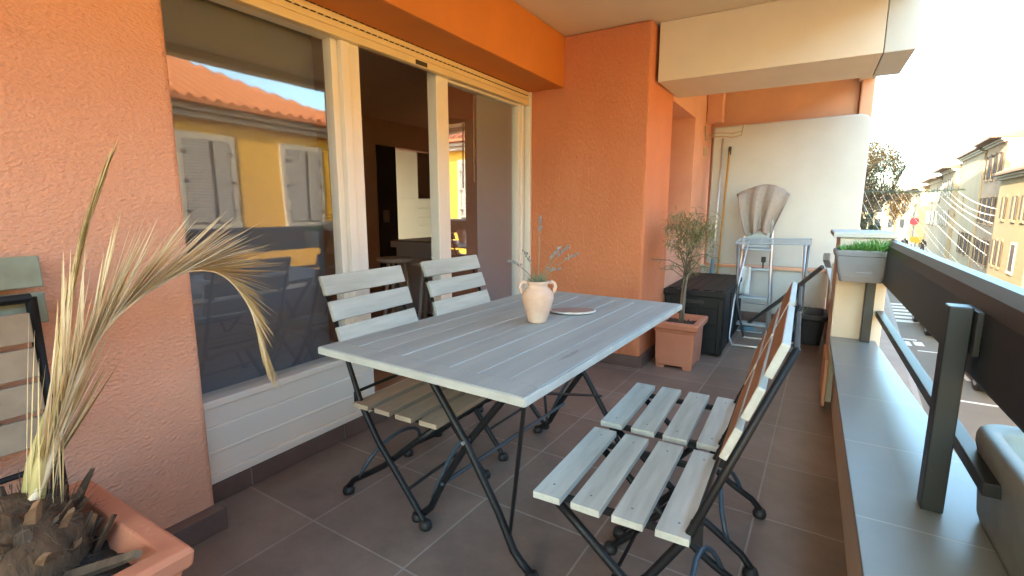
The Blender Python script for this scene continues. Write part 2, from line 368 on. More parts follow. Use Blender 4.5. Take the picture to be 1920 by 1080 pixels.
# crop the slab to the balcony before regridding
for v in me.vertices:
    w = v.co + fl.location
    w.x = -1.90 if w.x < 0 else .30
    w.y = -2.6 if w.y < 0 else 5.62
    v.co = w - fl.location
regrid(fl, T)

bd = empty('apartment_building', (-1.9, 1.0, GZ), 'terracotta rendered apartment building whose first floor balcony we stand on', 'building')
b = MB(); b.box(-2.02, -1.735, -2.6, .833, 0, 2.32); b.build('facade_pier', M['plaster'], bd, bevel=.02, seg=3)
b = MB(); b.prism([(-2.0,3.36),(-.968,3.36),(-.968,3.47),(-.95,3.93),(-1.55,3.93),(-2.0,3.93)], (0,0,0), (1,0,0), (0,1,0), (0,0,2.32)); b.build('pillar', M['plaster2'], bd, bevel=.018, seg=3)
b = MB(); b.box(-1.98, -1.585, .2, 3.358, 1.972, 2.318); b.box(-1.98, -1.585, -2.6, .2, 1.972, 2.318); b.build('lintel_beam', M['orange'], bd, bevel=.006)
# side wall with the recessed window
b = MB(); b.box(-1.5, -.952, 3.931, 4.75, 0, .90); b.box(-1.5, -.952, 3.931, 4.75, 1.92, 2.32); b.box(-1.5, -.95, 4.751, 5.60, 0, 2.32)
b.build('side_wall', M['softorange' if 0 else 'plaster'], bd)
b = MB(); b.box(-1.5, -1.38, 3.932, 4.749, .90, 1.92); wf = b.build('window', M['plaster2'], bd)
b = MB(); b.box(-1.378, -.93, 3.935, 4.747, .90, .93); b.build('window_sill', M['softorange'], bd)
b = MB(); b.box(-.948, -.80, 5.24, 5.36, 1.945, 2.317); b.build('wall_rib', M['plaster'], bd, bevel=.01)
# beams and ceiling
b = MB(); b.box(-.945, .262, 3.45, 4.02, 1.952, 2.32, 0); b.build('cross_beam', M['cream'], bd, bevel=.004)
b = MB(); b.box(.2645, .402, 3.447, 4.022, 1.950, 2.9); b.build('beam_end', M['white'], bd, bevel=.004)
b = MB(); b.box(-2.0, .262, -2.6, 9, 2.321, 2.50); b.build('balcony_ceiling', M['cream'], bd)
b = MB(); b.box(.265, .40, -2.6, 3.445, 2.26, 3.2); b.box(.265, .385, 4.035, 9, 2.24, 3.2); b.build('upper_parapet', M['cream'], bd, bevel=.01)
b = MB(); b.box(-.95, .285, 5.58, 5.98, 1.85, 2.318); b.build('neighbour_beam', M['softorange'], bd)
b = MB(); b.prism([(5.5,2.28),(5.5,1.82),(5.62,1.62),(5.98,1.62),(5.98,2.235)], (.29,0,0), (0,1,0), (0,0,1), (.10,0,0)); b.build('neighbour_beam_end', M['softorange'], bd, bevel=.01)
# masses above, behind and along the street
b = MB(); b.box(-9, -.8, -3.2, 22, 2.52, 3.2); b.box(-9, -.9, -3.2, 22, 3.2, 4.8); b.build('upper_storey', M['plaster'], bd)
b = MB(); b.box(-9, .42, -3.2, 22, 4.81, 5.0); b.build('roof', M['cream'], bd)
b = MB(); b.box(-9, .30, -3.2, 22, GZ, -.21); b.build('ground_storey', M['plaster'], bd)
b = MB(); b.box(-9, -.96, 5.99, 22, -.2, 2.32); b.build('neighbour_wall', M['plaster'], bd)
b = MB(); b.box(-1.73, .36, -2.75, -2.602, -.2, .55); b.build('end_wall', M['plaster'], bd)
b = MB(); b.box(-9, -1.75, -12, -2.61, GZ, 4.8); b.build('sun_block_wing', M['plaster'], bd)  # unseen wing added to stop sun entering the open balcony end
# skirting tiles
b = MB()
for y0, y1 in ((.838,1.045),(1.05,1.52),(1.525,1.99),(1.995,2.46),(2.465,2.93),(2.935,3.355)): b.box(-1.905, -1.872, y0, y1, .001, .078)
for y0, y1 in ((-1.2,-.78),(-.775,-.33),(-.325,.12),(.125,.57)): b.box(-1.74, -1.69, y0, y1, .001, .08)
b.box(-1.74, -1.688, .575, .845, .001, .082)
for x0, x1 in ((-1.86,-1.42),(-1.415,-.955)): b.box(x0, x1, 3.335, 3.362, .001, .08)
b.box(-.972, -.94, 3.338, 3.9, .001, .08)
b.build('skirting', M['skirt'], bd, bevel=.003)
b = MB(); b.box(-1.903, -1.876, .836, 3.35, .002, .072); b.build('grout_joint', M['grout'], bd)

# ---------------------------------------------------------------- parapet, pier, partition
pw = empty('parapet_wall', (.25, 1, 0), 'low cream balcony parapet topped with grey tiles beside the street', 'wall')
b = MB(); b.box(.19, .36, -2.6, 3.3, 0, .385); b.build('wall', M['cream'], pw)
b = MB(); b.prism([(.37,-2.6),(.475,-2.6),(.458,1.5),(.40,2.54),(.368,3.3)], (0,0,-.25), (1,0,0), (0,1,0), (0,0,.63)); b.build('outer_face', M['softorange'], pw)
b = MB(); b.prism([(.15,-2.6),(.472,-2.6),(.452,1.5),(.394,2.54),(.362,3.288),(.15,3.288)], (0,0,.384), (1,0,0), (0,1,0), (0,0,.016))
lt = b.build('tile_coping', M['ledge'], pw, bevel=.002)
for v in lt.data.vertices: v.co = v.co + Vector((pw.location.x, pw.location.y, pw.location.z)) - Vector((-.5, 1.80, .385))
lt.location = Vector((-.5, 1.80, .385)) - Vector(pw.location)
pr_ = empty('pier', (.27, 3.5, 0), 'cream square pier with a white slab on top at the end of the parapet', 'pier')
b = MB(); b.box(.152, .385, 3.302, 3.72, 0, .962); b.build('shaft', M['cream'], pr_, bevel=.006)
b = MB(); b.box(.118, .405, 3.285, 3.76, .964, .992); b.build('cap_slab', M['white'], pr_, bevel=.005)
b = MB(); b.box(.135, .153, 3.15, 3.5, .02, .30); b.build('base_block', M['softorange'], pr_, bevel=.006)
bw = empty('back_parapet', (.25, 4.6, 0), 'low rendered parapet section between the pier and the white partition', 'wall')
b = MB(); b.box(.19, .37, 3.73, 5.37, 0, .55); b.build('wall', M['softorange'], bw)
b = MB(); b.box(.165, .385, 3.735, 5.37, .552, .575); b.build('coping', M['white'], bw, bevel=.004)
b = MB(); b.prism([(.15,.52),(.15,.76),(.185,.76),(.185,.40)], (0,3.9,0), (1,0,0), (0,0,1), (0,.02,0)); b.build('bracket_plate', M['white'], bw)

pt = empty('partition_screen', (-.25, 5.42, 0), 'white rounded partition panel closing the far end of the balcony', 'partition')
poly = [(-.90,.56),(.372,.56),(.385,.9),(.388,1.86)] + [(.388-.09+.09*math.cos(a), 1.855+.085*math.sin(a)) for a in [R(t) for t in range(5, 95, 10)]] + [(-.90,1.918)]
b = MB(); b.prism(poly, (0,5.40,0), (1,0,0), (0,0,1), (0,.07,0)); b.build('panel', M['white'], pt, bevel=.015)
b = MB(); b.box(-.947, .185, 5.42, 5.52, 0, .535); b.build('base_wall', M['white'], pt)
b = MB(); b.box(-.947, .16, 5.395, 5.425, .0, .09); b.build('skirting', M['skirt'], pt)
b = MB(); b.box(-.90, .19, 5.39, 5.42, .532, .556); b.build('bottom_rail', M['softorange'], pt)

# ---------------------------------------------------------------- railing
rl = empty('balcony_railing', (.34, 1.2, .4), 'black steel balcony railing with a broad rounded board on top', 'railing')
prof = [(.345,.735),(.342,.90),(.350,.935),(.372,.955),(.40,.957),(.425,.94),(.435,.90),(.435,.735)]
b = MB(); b.prism(prof, (0,-2.55,0), (1,0,0), (0,0,1), (0,6.0,0)); b.build('rail_board', M['railpaint'], rl, bevel=.012, seg=3)
b = MB(); b.box(.350, .386, 1.30, 3.50, .537, .568); b.build('lower_bar', M['railpaint'], rl, bevel=.003)
for i, y in enumerate((-1.0, 1.475, 3.245)):
    b = MB(); b.box(.287, .331, y-.024, y+.026, .401, .905)
    b.build('post', M['railpaint'], rl, bevel=.003)
    b = MB(); b.box(.331, .344, y-.05, y+.06, .80, .90); b.build('bracket', M['railpaint'], rl, bevel=.002)


# ---------------------------------------------------------------- sliding door and roller shutter
dr = empty('sliding_door', (-1.9, 2.1, 0), 'white sliding patio door standing open between two glass panels', 'door')
X0 = -1.89
b = MB(); b.box(-1.99, -1.872, .80, 1.735, .08, .115); b.box(-1.99, -1.884, .80, 1.735, .115, .30); b.box(-1.99, -1.89, .80, 1.735, .30, .375); b.box(-1.99, -1.878, .80, 1.735, .375, .405)
b.box(-1.99,-1.882, .80,1.735,.19,.205); b.build('bottom_panel', M['pvc'], dr, bevel=.004)
b = MB(); b.box(-1.955, -1.892, .80, 1.585, 1.875, 1.90); b.box(-1.955, -1.892, .80, .825, .405, 1.875); b.build('frame', M['pvc'], dr, bevel=.003)
b = MB(); b.box(-1.952, -1.93, .826, 1.588, .405, 1.876); b.build('glass', M['glass'], dr)
b = MB(); b.box(-1.955, -1.90, 1.585, 1.622, .405, 1.90); b.box(-1.955, -1.875, 1.622, 1.668, .405, 1.90); b.box(-1.955, -1.885, 1.668, 1.735, .405, 1.90); b.build('centre_stile', M['pvc'], dr, bevel=.004)
b = MB(); b.box(-1.99, -1.872, 1.737, 3.36, .08, .118); b.build('threshold', M['pvc'], dr, bevel=.004)
b = MB(); b.box(-1.965, -1.895, 2.31, 2.418, .12, 1.90); b.build('sliding_stile', M['pvc'], dr, bevel=.004)
b = MB(); b.box(-1.96, -1.90, 2.42, 3.24, .12, .20); b.box(-1.96, -1.90, 2.42, 3.24, 1.862, 1.90); b.build('sliding_rail', M['pvc'], dr, bevel=.003)
b = MB(); b.box(-1.945, -1.925, 2.42, 3.24, .20, 1.862); b.build('glass', M['glass'], dr)
b = MB(); b.box(-1.955, -1.895, 3.24, 3.275, .12, 1.90); b.box(-1.965, -1.885, 3.277, 3.31, .12, 1.90); b.build('jamb', M['pvc'], dr, bevel=.003)
b = MB(); b.box(-1.96, -1.90, 3.311, 3.325, .12, 1.90); b.build('seal', M['rubber'], dr)
b = MB(); b.box(-1.96, -1.845, 3.328, 3.357, .12, 1.97); b.build('shutter_guide', M['pvc'], dr, bevel=.003)
sh = empty('roller_shutter', (-1.88, 2.0, 1.87), 'cream roller shutter rolled up above the patio door', 'shutter')
b = MB(); b.box(-1.89, -1.850, .836, 3.326, 1.872, 1.907); b.build('bottom_bar', M['pvc_cream'], sh, bevel=.004)
b = MB()
for z in (1.909, 1.9405): b.box(-1.885, -1.853, .836, 3.326, z, z+.029)
b.box(-1.884, -1.864, .836, 3.326, 1.905, 1.971)
b.build('slats', M['pvc_cream'], sh, bevel=.007)
for z in (1.938, 1.9685):
    b = MB(); y = .85
    while y < 3.31: b.box(-1.866, -1.8525, y, y+.022, z-.001, z+.003); y += .038
    o = b.build('slot_row', M['pvc_line'], sh)
b = MB(); b.box(-1.85, -1.847, 2.09, 2.18, 1.876, 1.898); b.build('handle_plate', M['pvc_line'], sh)

# ---------------------------------------------------------------- room behind the door
b = MB(); b.box(-9, -1.995, -.5, 6.5, -.1, .10); struct(b.build('room_floor', M['room_floor']))
b = MB(); b.box(-9, -1.96, -.5, 6.5, 2.24, 2.32); struct(b.build('room_ceiling', M['room_wall']))
rm = MB(); rm.box(-4.95, -4.80, -.5, 4.62, .1, 2.24); rm.box(-4.95, -4.8, 4.62, 6.2, 1.92, 2.24); struct(rm.build('room_wall', M['room_wall']))
b = MB(); b.box(-9, -1.98, 6.2, 6.35, .1, 2.24); b.box(-2.05, -1.98, 3.36, 6.2, .1, 2.24); struct(b.build('room_wall_side', M['room_wall']))
b = MB(); b.box(-9, -1.98, -.6, -.45, .1, 2.24); b.box(-2.0,-1.96,-.5,.82,.1,2.3); struct(b.build('room_wall_end', M['room_wall']))
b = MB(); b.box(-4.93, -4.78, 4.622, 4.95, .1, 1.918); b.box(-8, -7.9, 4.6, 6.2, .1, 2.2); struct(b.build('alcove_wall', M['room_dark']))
cp = empty('panel_curtain', (-2.03, 1.2, .3), 'wide grey fabric curtain panel behind the left fixed window', 'curtain', 'grey panel curtains')
b = MB(); 
for y0, y1, x in ((.60,1.19,-2.03),(1.17,1.60,-2.045)): b.box(x-.004, x, y0, y1, .2, 2.18)
b.build('cloth', M['curtain'], cp)
cp2 = empty('panel_curtain', (-1.956, 2.97, .2), 'grey fabric curtain panel behind the right sliding pane with a white pull rod', 'curtain', 'grey panel curtains')
b = MB(); b.box(-1.958, -1.954, 2.79, 3.262, .2, 1.87); b.build('cloth', M['curtain_blue'], cp2)
b = MB(); b.tube([(-1.962,2.775,1.85),(-1.962,2.765,1.30)], .006, 6); b.build('pull_rod', M['room_white'], cp2)
kc = empty('kitchen_counter', (-2.9, 3.9, .1), 'pale kitchen counter with a brown top inside the room', 'counter')
b = MB(); b.box(-3.55, -2.06, 3.64, 4.2, .1, .775); b.build('front', M['counter'], kc)
b = MB(); b.box(-3.58, -2.06, 3.6, 4.22, .778, .81); b.build('worktop', M['counter_top'], kc, bevel=.004)
b = MB(); b.box(-3.58,-2.06,3.592,3.598,.74,.80); b.build('edge_strip', M['counter'], kc)
def stool(x, y, label):
    t = empty('bar_stool', (x, y, .1), label, 'stool', 'stools at the kitchen counter')
    b = MB(); b.lathe([(.01,.535),(.15,.535),(.165,.545),(.165,.565),(.15,.575),(.01,.575)], (0,0,0), 20); b.build('seat', M['pvc'], t, world=False, smooth=False)
    for k in range(3):
        a = k*2.094+.5; b = MB(); b.tube([(.08*math.cos(a), .08*math.sin(a), .535),(.16*math.cos(a), .16*math.sin(a), 0)], .016, 8); b.build('leg', M['pvc'], t, world=False)
stool(-3.26, 3.32, 'white round bar stool seen through the open doorway, nearer the centre stile')
stool(-2.83, 3.30, 'white round bar stool partly hidden behind the sliding door stile')
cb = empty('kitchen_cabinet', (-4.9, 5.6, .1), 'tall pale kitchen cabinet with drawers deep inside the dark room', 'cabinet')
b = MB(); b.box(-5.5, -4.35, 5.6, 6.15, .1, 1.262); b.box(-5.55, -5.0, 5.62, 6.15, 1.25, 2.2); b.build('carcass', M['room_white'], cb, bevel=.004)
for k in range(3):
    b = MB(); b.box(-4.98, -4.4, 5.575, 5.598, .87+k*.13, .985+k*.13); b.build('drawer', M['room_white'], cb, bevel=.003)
mi = empty('reflection_mirror', (-2.35, 3.15, .1), 'tall narrow mirror added inside the room to show the yellow house reflection behind the sliding pane', 'mirror')
Mm = Matrix.Translation((-2.35,3.15,0)) @ Matrix.Rotation(R(-49.5), 4, 'Z')  # angled mirror added so the yellow house reflects through the sliding pane
b = MB(); b.box(-.02,.0,-.20,.20,.115,.76,0,Mm); b.box(-.02,.006,-.225,-.20,.115,1.80,0,Mm); b.box(-.02,.006,.20,.225,.115,1.80,0,Mm); b.build('frame', M['room_dark'], mi)
b = MB(); b.box(-.012,.0,-.199,.199,.761,1.80,0,Mm); b.build('glass', M['mirror'], mi)
pf = empty('picture_frame', (-4.79, 4.2, .95), 'black framed picture hanging on the room wall', 'picture')
b = MB()
for y0,y1,z0,z1 in ((3.72,4.30,1.75,1.79),(3.72,4.30,1.02,1.06),(3.72,3.76,1.06,1.75),(4.26,4.30,1.06,1.75)): b.box(-4.798,-4.77,y0,y1,z0,z1)
b.build('frame', M['rubber'], pf)
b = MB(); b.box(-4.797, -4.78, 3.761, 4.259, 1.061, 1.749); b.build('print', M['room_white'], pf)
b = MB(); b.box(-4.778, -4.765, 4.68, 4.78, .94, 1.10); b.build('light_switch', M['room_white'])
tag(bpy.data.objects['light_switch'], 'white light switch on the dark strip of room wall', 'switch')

# ---------------------------------------------------------------- folding table
TZ = .70
tb = empty('folding_table', (-.870, 1.602, 0), 'grey weathered plank folding table on black crossed steel legs', 'table', rz=R(-2.6))
hw, hl = .378, .662
b = MB(); n = 8; w = (2*hw-.012)/n
for i in range(n):
    x = -hw+.006+i*w
    b.box(x+.0008, x+w-.0008, -hl+.075, hl-.075, TZ-.023, TZ + rnd.uniform(-.0012, .0004))
b.box(-hw, hw, -hl, -hl+.073, TZ-.023, TZ); b.box(-hw, hw, hl-.073, hl, TZ-.023, TZ)
top = b.build('tabletop', M['table'], tb, world=False, bevel=.0025)
b = MB(); b.box(hw-.004, hw+.003, -hl+.001, hl-.001, TZ-.0235, TZ-.0015); b.box(-hw-.003, -hw+.004, -hl+.001, hl-.001, TZ-.0235, TZ-.0015)
b.box(-hw-.001,hw+.001,-hl-.004,-hl+.003,TZ-.0235,TZ-.002); b.build('edge_trim', M['table_edge'], tb, world=False, bevel=.002)
b = MB()
for y in (-.40, .46):
    b = MB(); b.box(-hw+.03, hw-.03, y-.012, y+.012, TZ-.044, TZ-.0235); b.build('underframe_bar', M['steel'], tb, world=False)
def foot(p, parent):
    b = MB(); x, y, z = p; b.lathe([(.008,.030),(.019,.026),(.024,.012),(.022,0),(.005,0)][::-1], (x,y,z+.0005), 12); return b.build('foot_cap', M['rubber'], parent, world=False, smooth=True)
for y in (-.40, .46):
    for sgn in (1, -1):
        yy = y + .014*sgn
        b = MB(); b.tube([(sgn*.235,yy,TZ-.035),(sgn*.13,yy,.55),(-sgn*.0,yy,.385),(-sgn*.125,yy,.19),(-sgn*.185,yy,.075),(-sgn*.215,yy,.045),(-sgn*.25,yy,.02)], .0125, 8)
        l = b.build('leg', M['steel'], tb, world=False, smooth=True); foot((-sgn*.252, yy, 0), l)
    b = MB(); pts = [(-.21+.0, y, .06)]
    for k in range(9):
        a = k/8; pts.append((-.19+.19*a, y+.03, .10+.28*math.sin(a*math.pi/2)))
    b.tube(pts[1:], .008, 6); b.build('curved_stretcher', M['steel_blue'], tb, world=False, smooth=True)
    b = MB(); b.tube([(0,y-.031,.385),(0,y+.031,.385)], .006, 10); b.build('pivot_bolt', M['alu'], tb, world=False)
for sgn in (1,-1):
    b = MB(); b.tube([(sgn*.34,-.60*sgn,TZ-.035),(sgn*.16,-.40*sgn,.10)], .006, 6); b.build('brace_rod', M['steel'], tb, world=False)
b = MB(); b.tube([(.30,-.55,TZ-.04),(.10,.44,.28)], .005, 6); b.build('brace_rod', M['steel'], tb, world=False)
b = MB(); b.tube([(-.12,-.40,.19),(-.10,.46,.19)], .007, 6); b.build('long_stretcher', M['steel_blue'], tb, world=False)

# ---------------------------------------------------------------- folding chairs (local: front = +Y)
SZ = .415
def slat_obj(parts, name, mats, parent, bev=.003):
    b = MB()
    for a in parts: b.obox(*a)
    return b.build(name, mats, parent, world=False, bevel=bev)
def make_chair(loc, rz, label, seatmat, backmat, group, lean_y=-.350):
    t = empty('folding_chair', loc, label, 'chair', group, rz)
    hwid = .215; s_ = []
    b = MB()
    for k in range(4):
        y_ = .155-k*.103; b.obox((rnd.uniform(-.003,.003), y_, SZ-.009+rnd.uniform(-.001,.001)), (2*hwid, .074, .018), (rnd.uniform(-.012,.012),rnd.uniform(-.004,.004),rnd.uniform(-.010,.010)))
        for sx in (-1,1): b.lathe([(.001,0),(.0032,0),(.003,.0012),(.001,.0014)], (sx*.165, y_+rnd.uniform(-.004,.004), SZ-.0002), 8, len(seatmat))
    b.build('seat', list(seatmat)+[M['dark_metal']], t, world=False, bevel=.003)
    p0, p1 = Vector((0,-.195,.455)), Vector((0,lean_y,.872)); d = (p1-p0).normalized(); lean = math.atan2(-(p1.y-p0.y), p1.z-p0.z)
    b = MB()
    for k in range(3):
        c = p1 - d*(.040 + k*.099) + Vector((0,.012,.004)); M_ = Matrix.Translation((rnd.uniform(-.003,.003),c.y,c.z)) @ Matrix.Rotation(lean, 4, 'X'); a = hwid-.002
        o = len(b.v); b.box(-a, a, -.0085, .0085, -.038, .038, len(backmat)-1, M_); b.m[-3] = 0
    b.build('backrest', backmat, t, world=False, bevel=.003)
    for sx in (-1, 1):
        x = sx*.188; q1 = p1 + Vector((0,-.006,-.01)); q0 = p0.lerp(p1,.05)+Vector((0,-.006,0))
        b = MB(); b.tube([(x,q1.y,q1.z),(x,q0.y,q0.z),(x,-.185,.41),(x,-.10,.27),(x,.06,.08),(x*1.02,.105,.030),(x*1.03,.115,.012)], [.007,.0095,.0115,.0115,.0115,.0105,.0105], 8)
        l = b.build('back_leg', M['steel'], t, world=False, smooth=True); foot((x*1.03, .118, 0), l)
        x2 = sx*.165
        b = MB(); b.tube([(x2,.165,SZ-.03),(x2,.06,.30),(x2,-.10,.165),(x2,-.20,.10),(x2*1.04,-.262,.062),(x2*1.06,-.290,.030),(x2*1.06,-.292,.012)], .0115, 8)
        l = b.build('front_leg', M['steel'], t, world=False, smooth=True); foot((x2*1.06, -.292, 0), l)
        b = MB(); b.box(x2-.006, x2+.006, -.175, .18, SZ-.036, SZ-.0195); b.build('seat_rail', M['steel'], t, world=False)
        b = MB(); b.box(x-.006, x+.006, -.212, -.185, SZ-.02, SZ+.03); b.build('hinge_plate', M['steel'], t, world=False)
    b = MB(); b.tube([(-.188,p1.y-.004,p1.z-.012),(.188,p1.y-.004,p1.z-.012)], .006, 6); b.build('top_bar', M['steel'], t, world=False)
    b = MB(); b.tube([(-.188,-.198,.448),(.188,-.198,.448)], .006, 6); b.build('rear_bar', M['steel'], t, world=False)
    b = MB(); pts = []
    for k in range(11):
        a = math.pi*k/10; pts.append((-.172*math.cos(a), -.225+.05*math.sin(a), .085+.13*math.sin(a)))
    b.tube(pts, .008, 6); b.build('curved_stretcher', M['steel_blue'], t, world=False, smooth=True)
    b = MB(); b.tube([(-.19,.03,.115),(.19,.03,.115)], .006, 6); b.build('stretcher', M['steel'], t, world=False)
    b = MB(); b.tube([(-.165,.168,SZ-.034),(.165,.168,SZ-.034)], .007, 6); b.build('front_bar', M['steel'], t, world=False)
    return t
G = 'folding chairs round the grey table'
# forward (+Y local) must point to -X for the right-hand chairs: rotation +90 deg
make_chair((-.358, 1.235, 0), R(90+0.5), 'pale slatted folding chair on the parapet side, nearest the camera', [M['slat']], [M['slat_bounce'], M['slat']], G)
make_chair((-.362, 1.715, 0), R(90+0.5), 'pale slatted folding chair on the parapet side, farther from the camera', [M['slat']], [M['slat_bounce'], M['slat']], G)
make_chair((-1.205, 1.395, 0), R(-90+1), 'whitewashed folding chair on the window side, at the near left table corner', [M['slat_brown'], M['slat']], [M['slat']], G)
make_chair((-1.215, 1.955, 0), R(-90-2), 'whitewashed folding chair on the window side, in front of the open doorway', [M['slat_brown'], M['slat']], [M['slat']], G)

# folded chair leaning on the left wall
fc = empty('folding_chair', (-1.70, .23, 0), 'folded slatted chair leaning against the terracotta wall behind the palm', 'chair')
b = MB()
for z in (.965, .872): b.obox((-1.690-.02*(z-.9), .235, z), (.018, .43, .080), (0, R(-4), 0))
b.build('backrest', M['slat_sage'], fc, bevel=.003)
b = MB()
for k in range(4): b.obox((-1.625, .20, .835-k*.088), (.016, .40, .074), (0, R(-3), 0))
b.build('seat', [M['slat_brown']], fc, bevel=.003)
for y in (.03, .415):
    b = MB(); b.tube([(-1.655,y,.905),(-1.648,y,.5),(-1.62,y,.10),(-1.60,y,.02)], .012, 8); b.build('leg', M['steel'], fc, smooth=True)
b = MB(); b.tube([(-1.655,.03,.903),(-1.655,.415,.903)], .012, 8); b.build('top_bar', M['steel'], fc)
b = MB(); b.tube([(-1.655,.03,.46),(-1.655,.415,.46)], .008, 8); b.build('cross_bar', M['steel'], fc)

# ---------------------------------------------------------------- vase, lavender, plate on the table
vx, vy = -.852, 1.603
vs = empty('amphora_vase', (vx, vy, TZ+.001), 'small pale clay amphora with two handles on the table', 'vase')
b = MB(); b.lathe([(.005,0),(.034,0),(.036,.006),(.044,.035),(.054,.068),(.060,.094),(.057,.112),(.046,.126),(.038,.133),(.036,.142),(.040,.148),(.043,.154),(.040,.157),(.034,.155),(.031,.146),(.03,.13),(.005,.128)], (vx,vy,TZ+.001), 32)
b.build('body', M['terracotta_pale'], vs, smooth=True)
for sgn in (-1, 1):
    u = Vector((math.cos(R(31)), math.sin(R(31)), 0))*sgn; c = Vector((vx,vy,TZ))
    b = MB(); b.tube([c+u*r_+Vector((0,0,z)) for r_, z in ((.040,.148),(.052,.154),(.062,.148),(.066,.135),(.062,.118),(.055,.108))], .0065, 8); b.build('handle', M['terracotta_pale'], vs, smooth=True)
lv = empty('lavender_plant', (vx, vy, TZ+.13), 'sprig of dry lavender growing out of the clay amphora', 'plant')
b = MB()
for k in range(130):
    a = rnd.uniform(0, 6.28); r_ = rnd.uniform(0,.03); d = Vector((math.cos(a)*rnd.uniform(.2,1.1), math.sin(a)*rnd.uniform(.2,1.1), rnd.uniform(.5,1.3)))
    b.leaf((vx+r_*math.cos(a), vy+r_*math.sin(a), TZ+.145), d, rnd.uniform(.02,.05), .004, 0)
b.build('leaves', M['lav_leaf'], lv)
cr_ = Vector((math.cos(R(31)), math.sin(R(31)), 0))
bs = MB()
heads = [(.005,.40,.002,True),(-.075,.275,.0,False),(-.125,.235,0,False),(.085,.285,0,True),(.125,.285,0,True),(.10,.20,0,False),(.15,.26,0,False)]
for i, (u, h, w_, strong) in enumerate(heads):
    e = Vector((vx,vy,TZ))+cr_*u+Vector((0,0,h)) + Vector((rnd.uniform(-.02,.02),rnd.uniform(-.02,.02),0)); s0 = Vector((vx,vy,TZ+.145))
    mid = s0.lerp(e,.55)+Vector((0,0,.03)); pts = [s0*(1-t)**2+mid*2*t*(1-t)+e*t*t for t in [k/8 for k in range(9)]]
    bs.tube(pts, .0014, 5); bf = MB()
    d = (pts[-1]-pts[-2]).normalized()
    nb = 11 if strong else 6
    for k in range(nb*2):
        q = e - d*(.055*(1-k/(nb*2))) + Vector((rnd.uniform(-.006,.006),rnd.uniform(-.006,.006),rnd.uniform(-.005,.005)))
        bf.blob(q, (.0035,.0035,.0045))
    bf.build('flower_head', M['lav_flower'], lv)
bs.build('stems', M['lav_leaf'], lv)
pl = empty('stone_plate', (-.805, 1.825, TZ+.001), 'thin flat oval stone plate lying beside the amphora', 'plate')
def oval(rx, ry, n=28, rot=0):
    return [(rx*math.cos(2*math.pi*i/n)*(1+.05*math.sin(3*2*math.pi*i/n)), ry*math.sin(2*math.pi*i/n)) for i in range(n)]
u1 = (cr_.x, cr_.y, 0); u2 = (-cr_.y, cr_.x, 0)
b = MB(); b.prism(oval(.094,.055), (-.805,1.825,TZ+.004), u1, u2, (0,0,.007)); b.build('slab', M['slate_edge'], pl, bevel=.002)
b = MB(); b.prism(oval(.088,.050), (-.805,1.825,TZ+.0112), u1, u2, (0,0,.0012)); b.build('face', M['slate'], pl)
b = MB()
for k in range(3): b.lathe([(.003,0),(.009,0),(.009,.0038),(.003,.0038)], (-.805+.05*math.cos(k*2.1), 1.825+.04*math.sin(k*2.1), TZ), 8)
b.build('foot_pad', M['rubber'], pl)

# ---------------------------------------------------------------- terracotta pots
def square_pot(x0, x1, y0, y1, h, t, label, soilz, soilmat):
    cx, cy = (x0+x1)/2, (y0+y1)/2
    p = empty('terracotta_pot', (cx, cy, 0), label, 'pot')
    b = MB(); tap = .018
    def ring(i, z): return [Vector((x0+i,y0+i,z)), Vector((x1-i,y0+i,z)), Vector((x1-i,y1-i,z)), Vector((x0+i,y1-i,z))]
    lv_ = [(tap+.004,.018),(tap,.03),(.012,h-.075),(.004,h-.068),(.004,h-.055),(-.012,h-.045),(-.016,h-.012),(-.010,h),(t,h),(t+.004,h-.02),(t+.02,soilz-.02)]
    vs_ = [v for i,z in lv_ for v in ring(i,z)]; fs = []
    for k in range(len(lv_)-1):
        for j in range(4): fs.append((k*4+j, k*4+(j+1)%4, (k+1)*4+(j+1)%4, (k+1)*4+j))
    fs.append((3,2,1,0)); e = (len(lv_)-1)*4; fs.append((e,e+1,e+2,e+3)); b.add(vs_, fs)
    b.build('body', M['terracotta'], p, bevel=.006)
    for (a, c) in ((x0+tap,y0+tap),(x1-tap-.07,y0+tap),(x0+tap,y1-tap-.07),(x1-tap-.07,y1-tap-.07)): b = MB(); b.box(a+.006, a+.064, c+.006, c+.064, 0, .019); b.build('foot', M['terracotta'], p)
    b = MB(); nx = 14; vs_ = []; fs = []
    for i in range(nx+1):
        for j in range(nx+1): vs_.append(Vector((x0+t+.008+(x1-x0-2*t-.016)*i/nx, y0+t+.008+(y1-y0-2*t-.016)*j/nx, soilz+rnd.uniform(-.01,.01))))
    for i in range(nx):
        for j in range(nx): a = i*(nx+1)+j; fs.append((a,a+1,a+nx+2,a+nx+1))
    b.add(vs_, fs); b.build('soil', soilmat, p, smooth=False)
    return p
square_pot(-.895, -.605, 3.44, 3.80, .335, .028, 'square terracotta pot on the floor holding the olive tree', .295, M['bark_chips'])
square_pot(-1.62, -1.105, -.06, .455, .40, .035, 'large square terracotta pot in the corner holding the dry palm', .345, M['soil'])

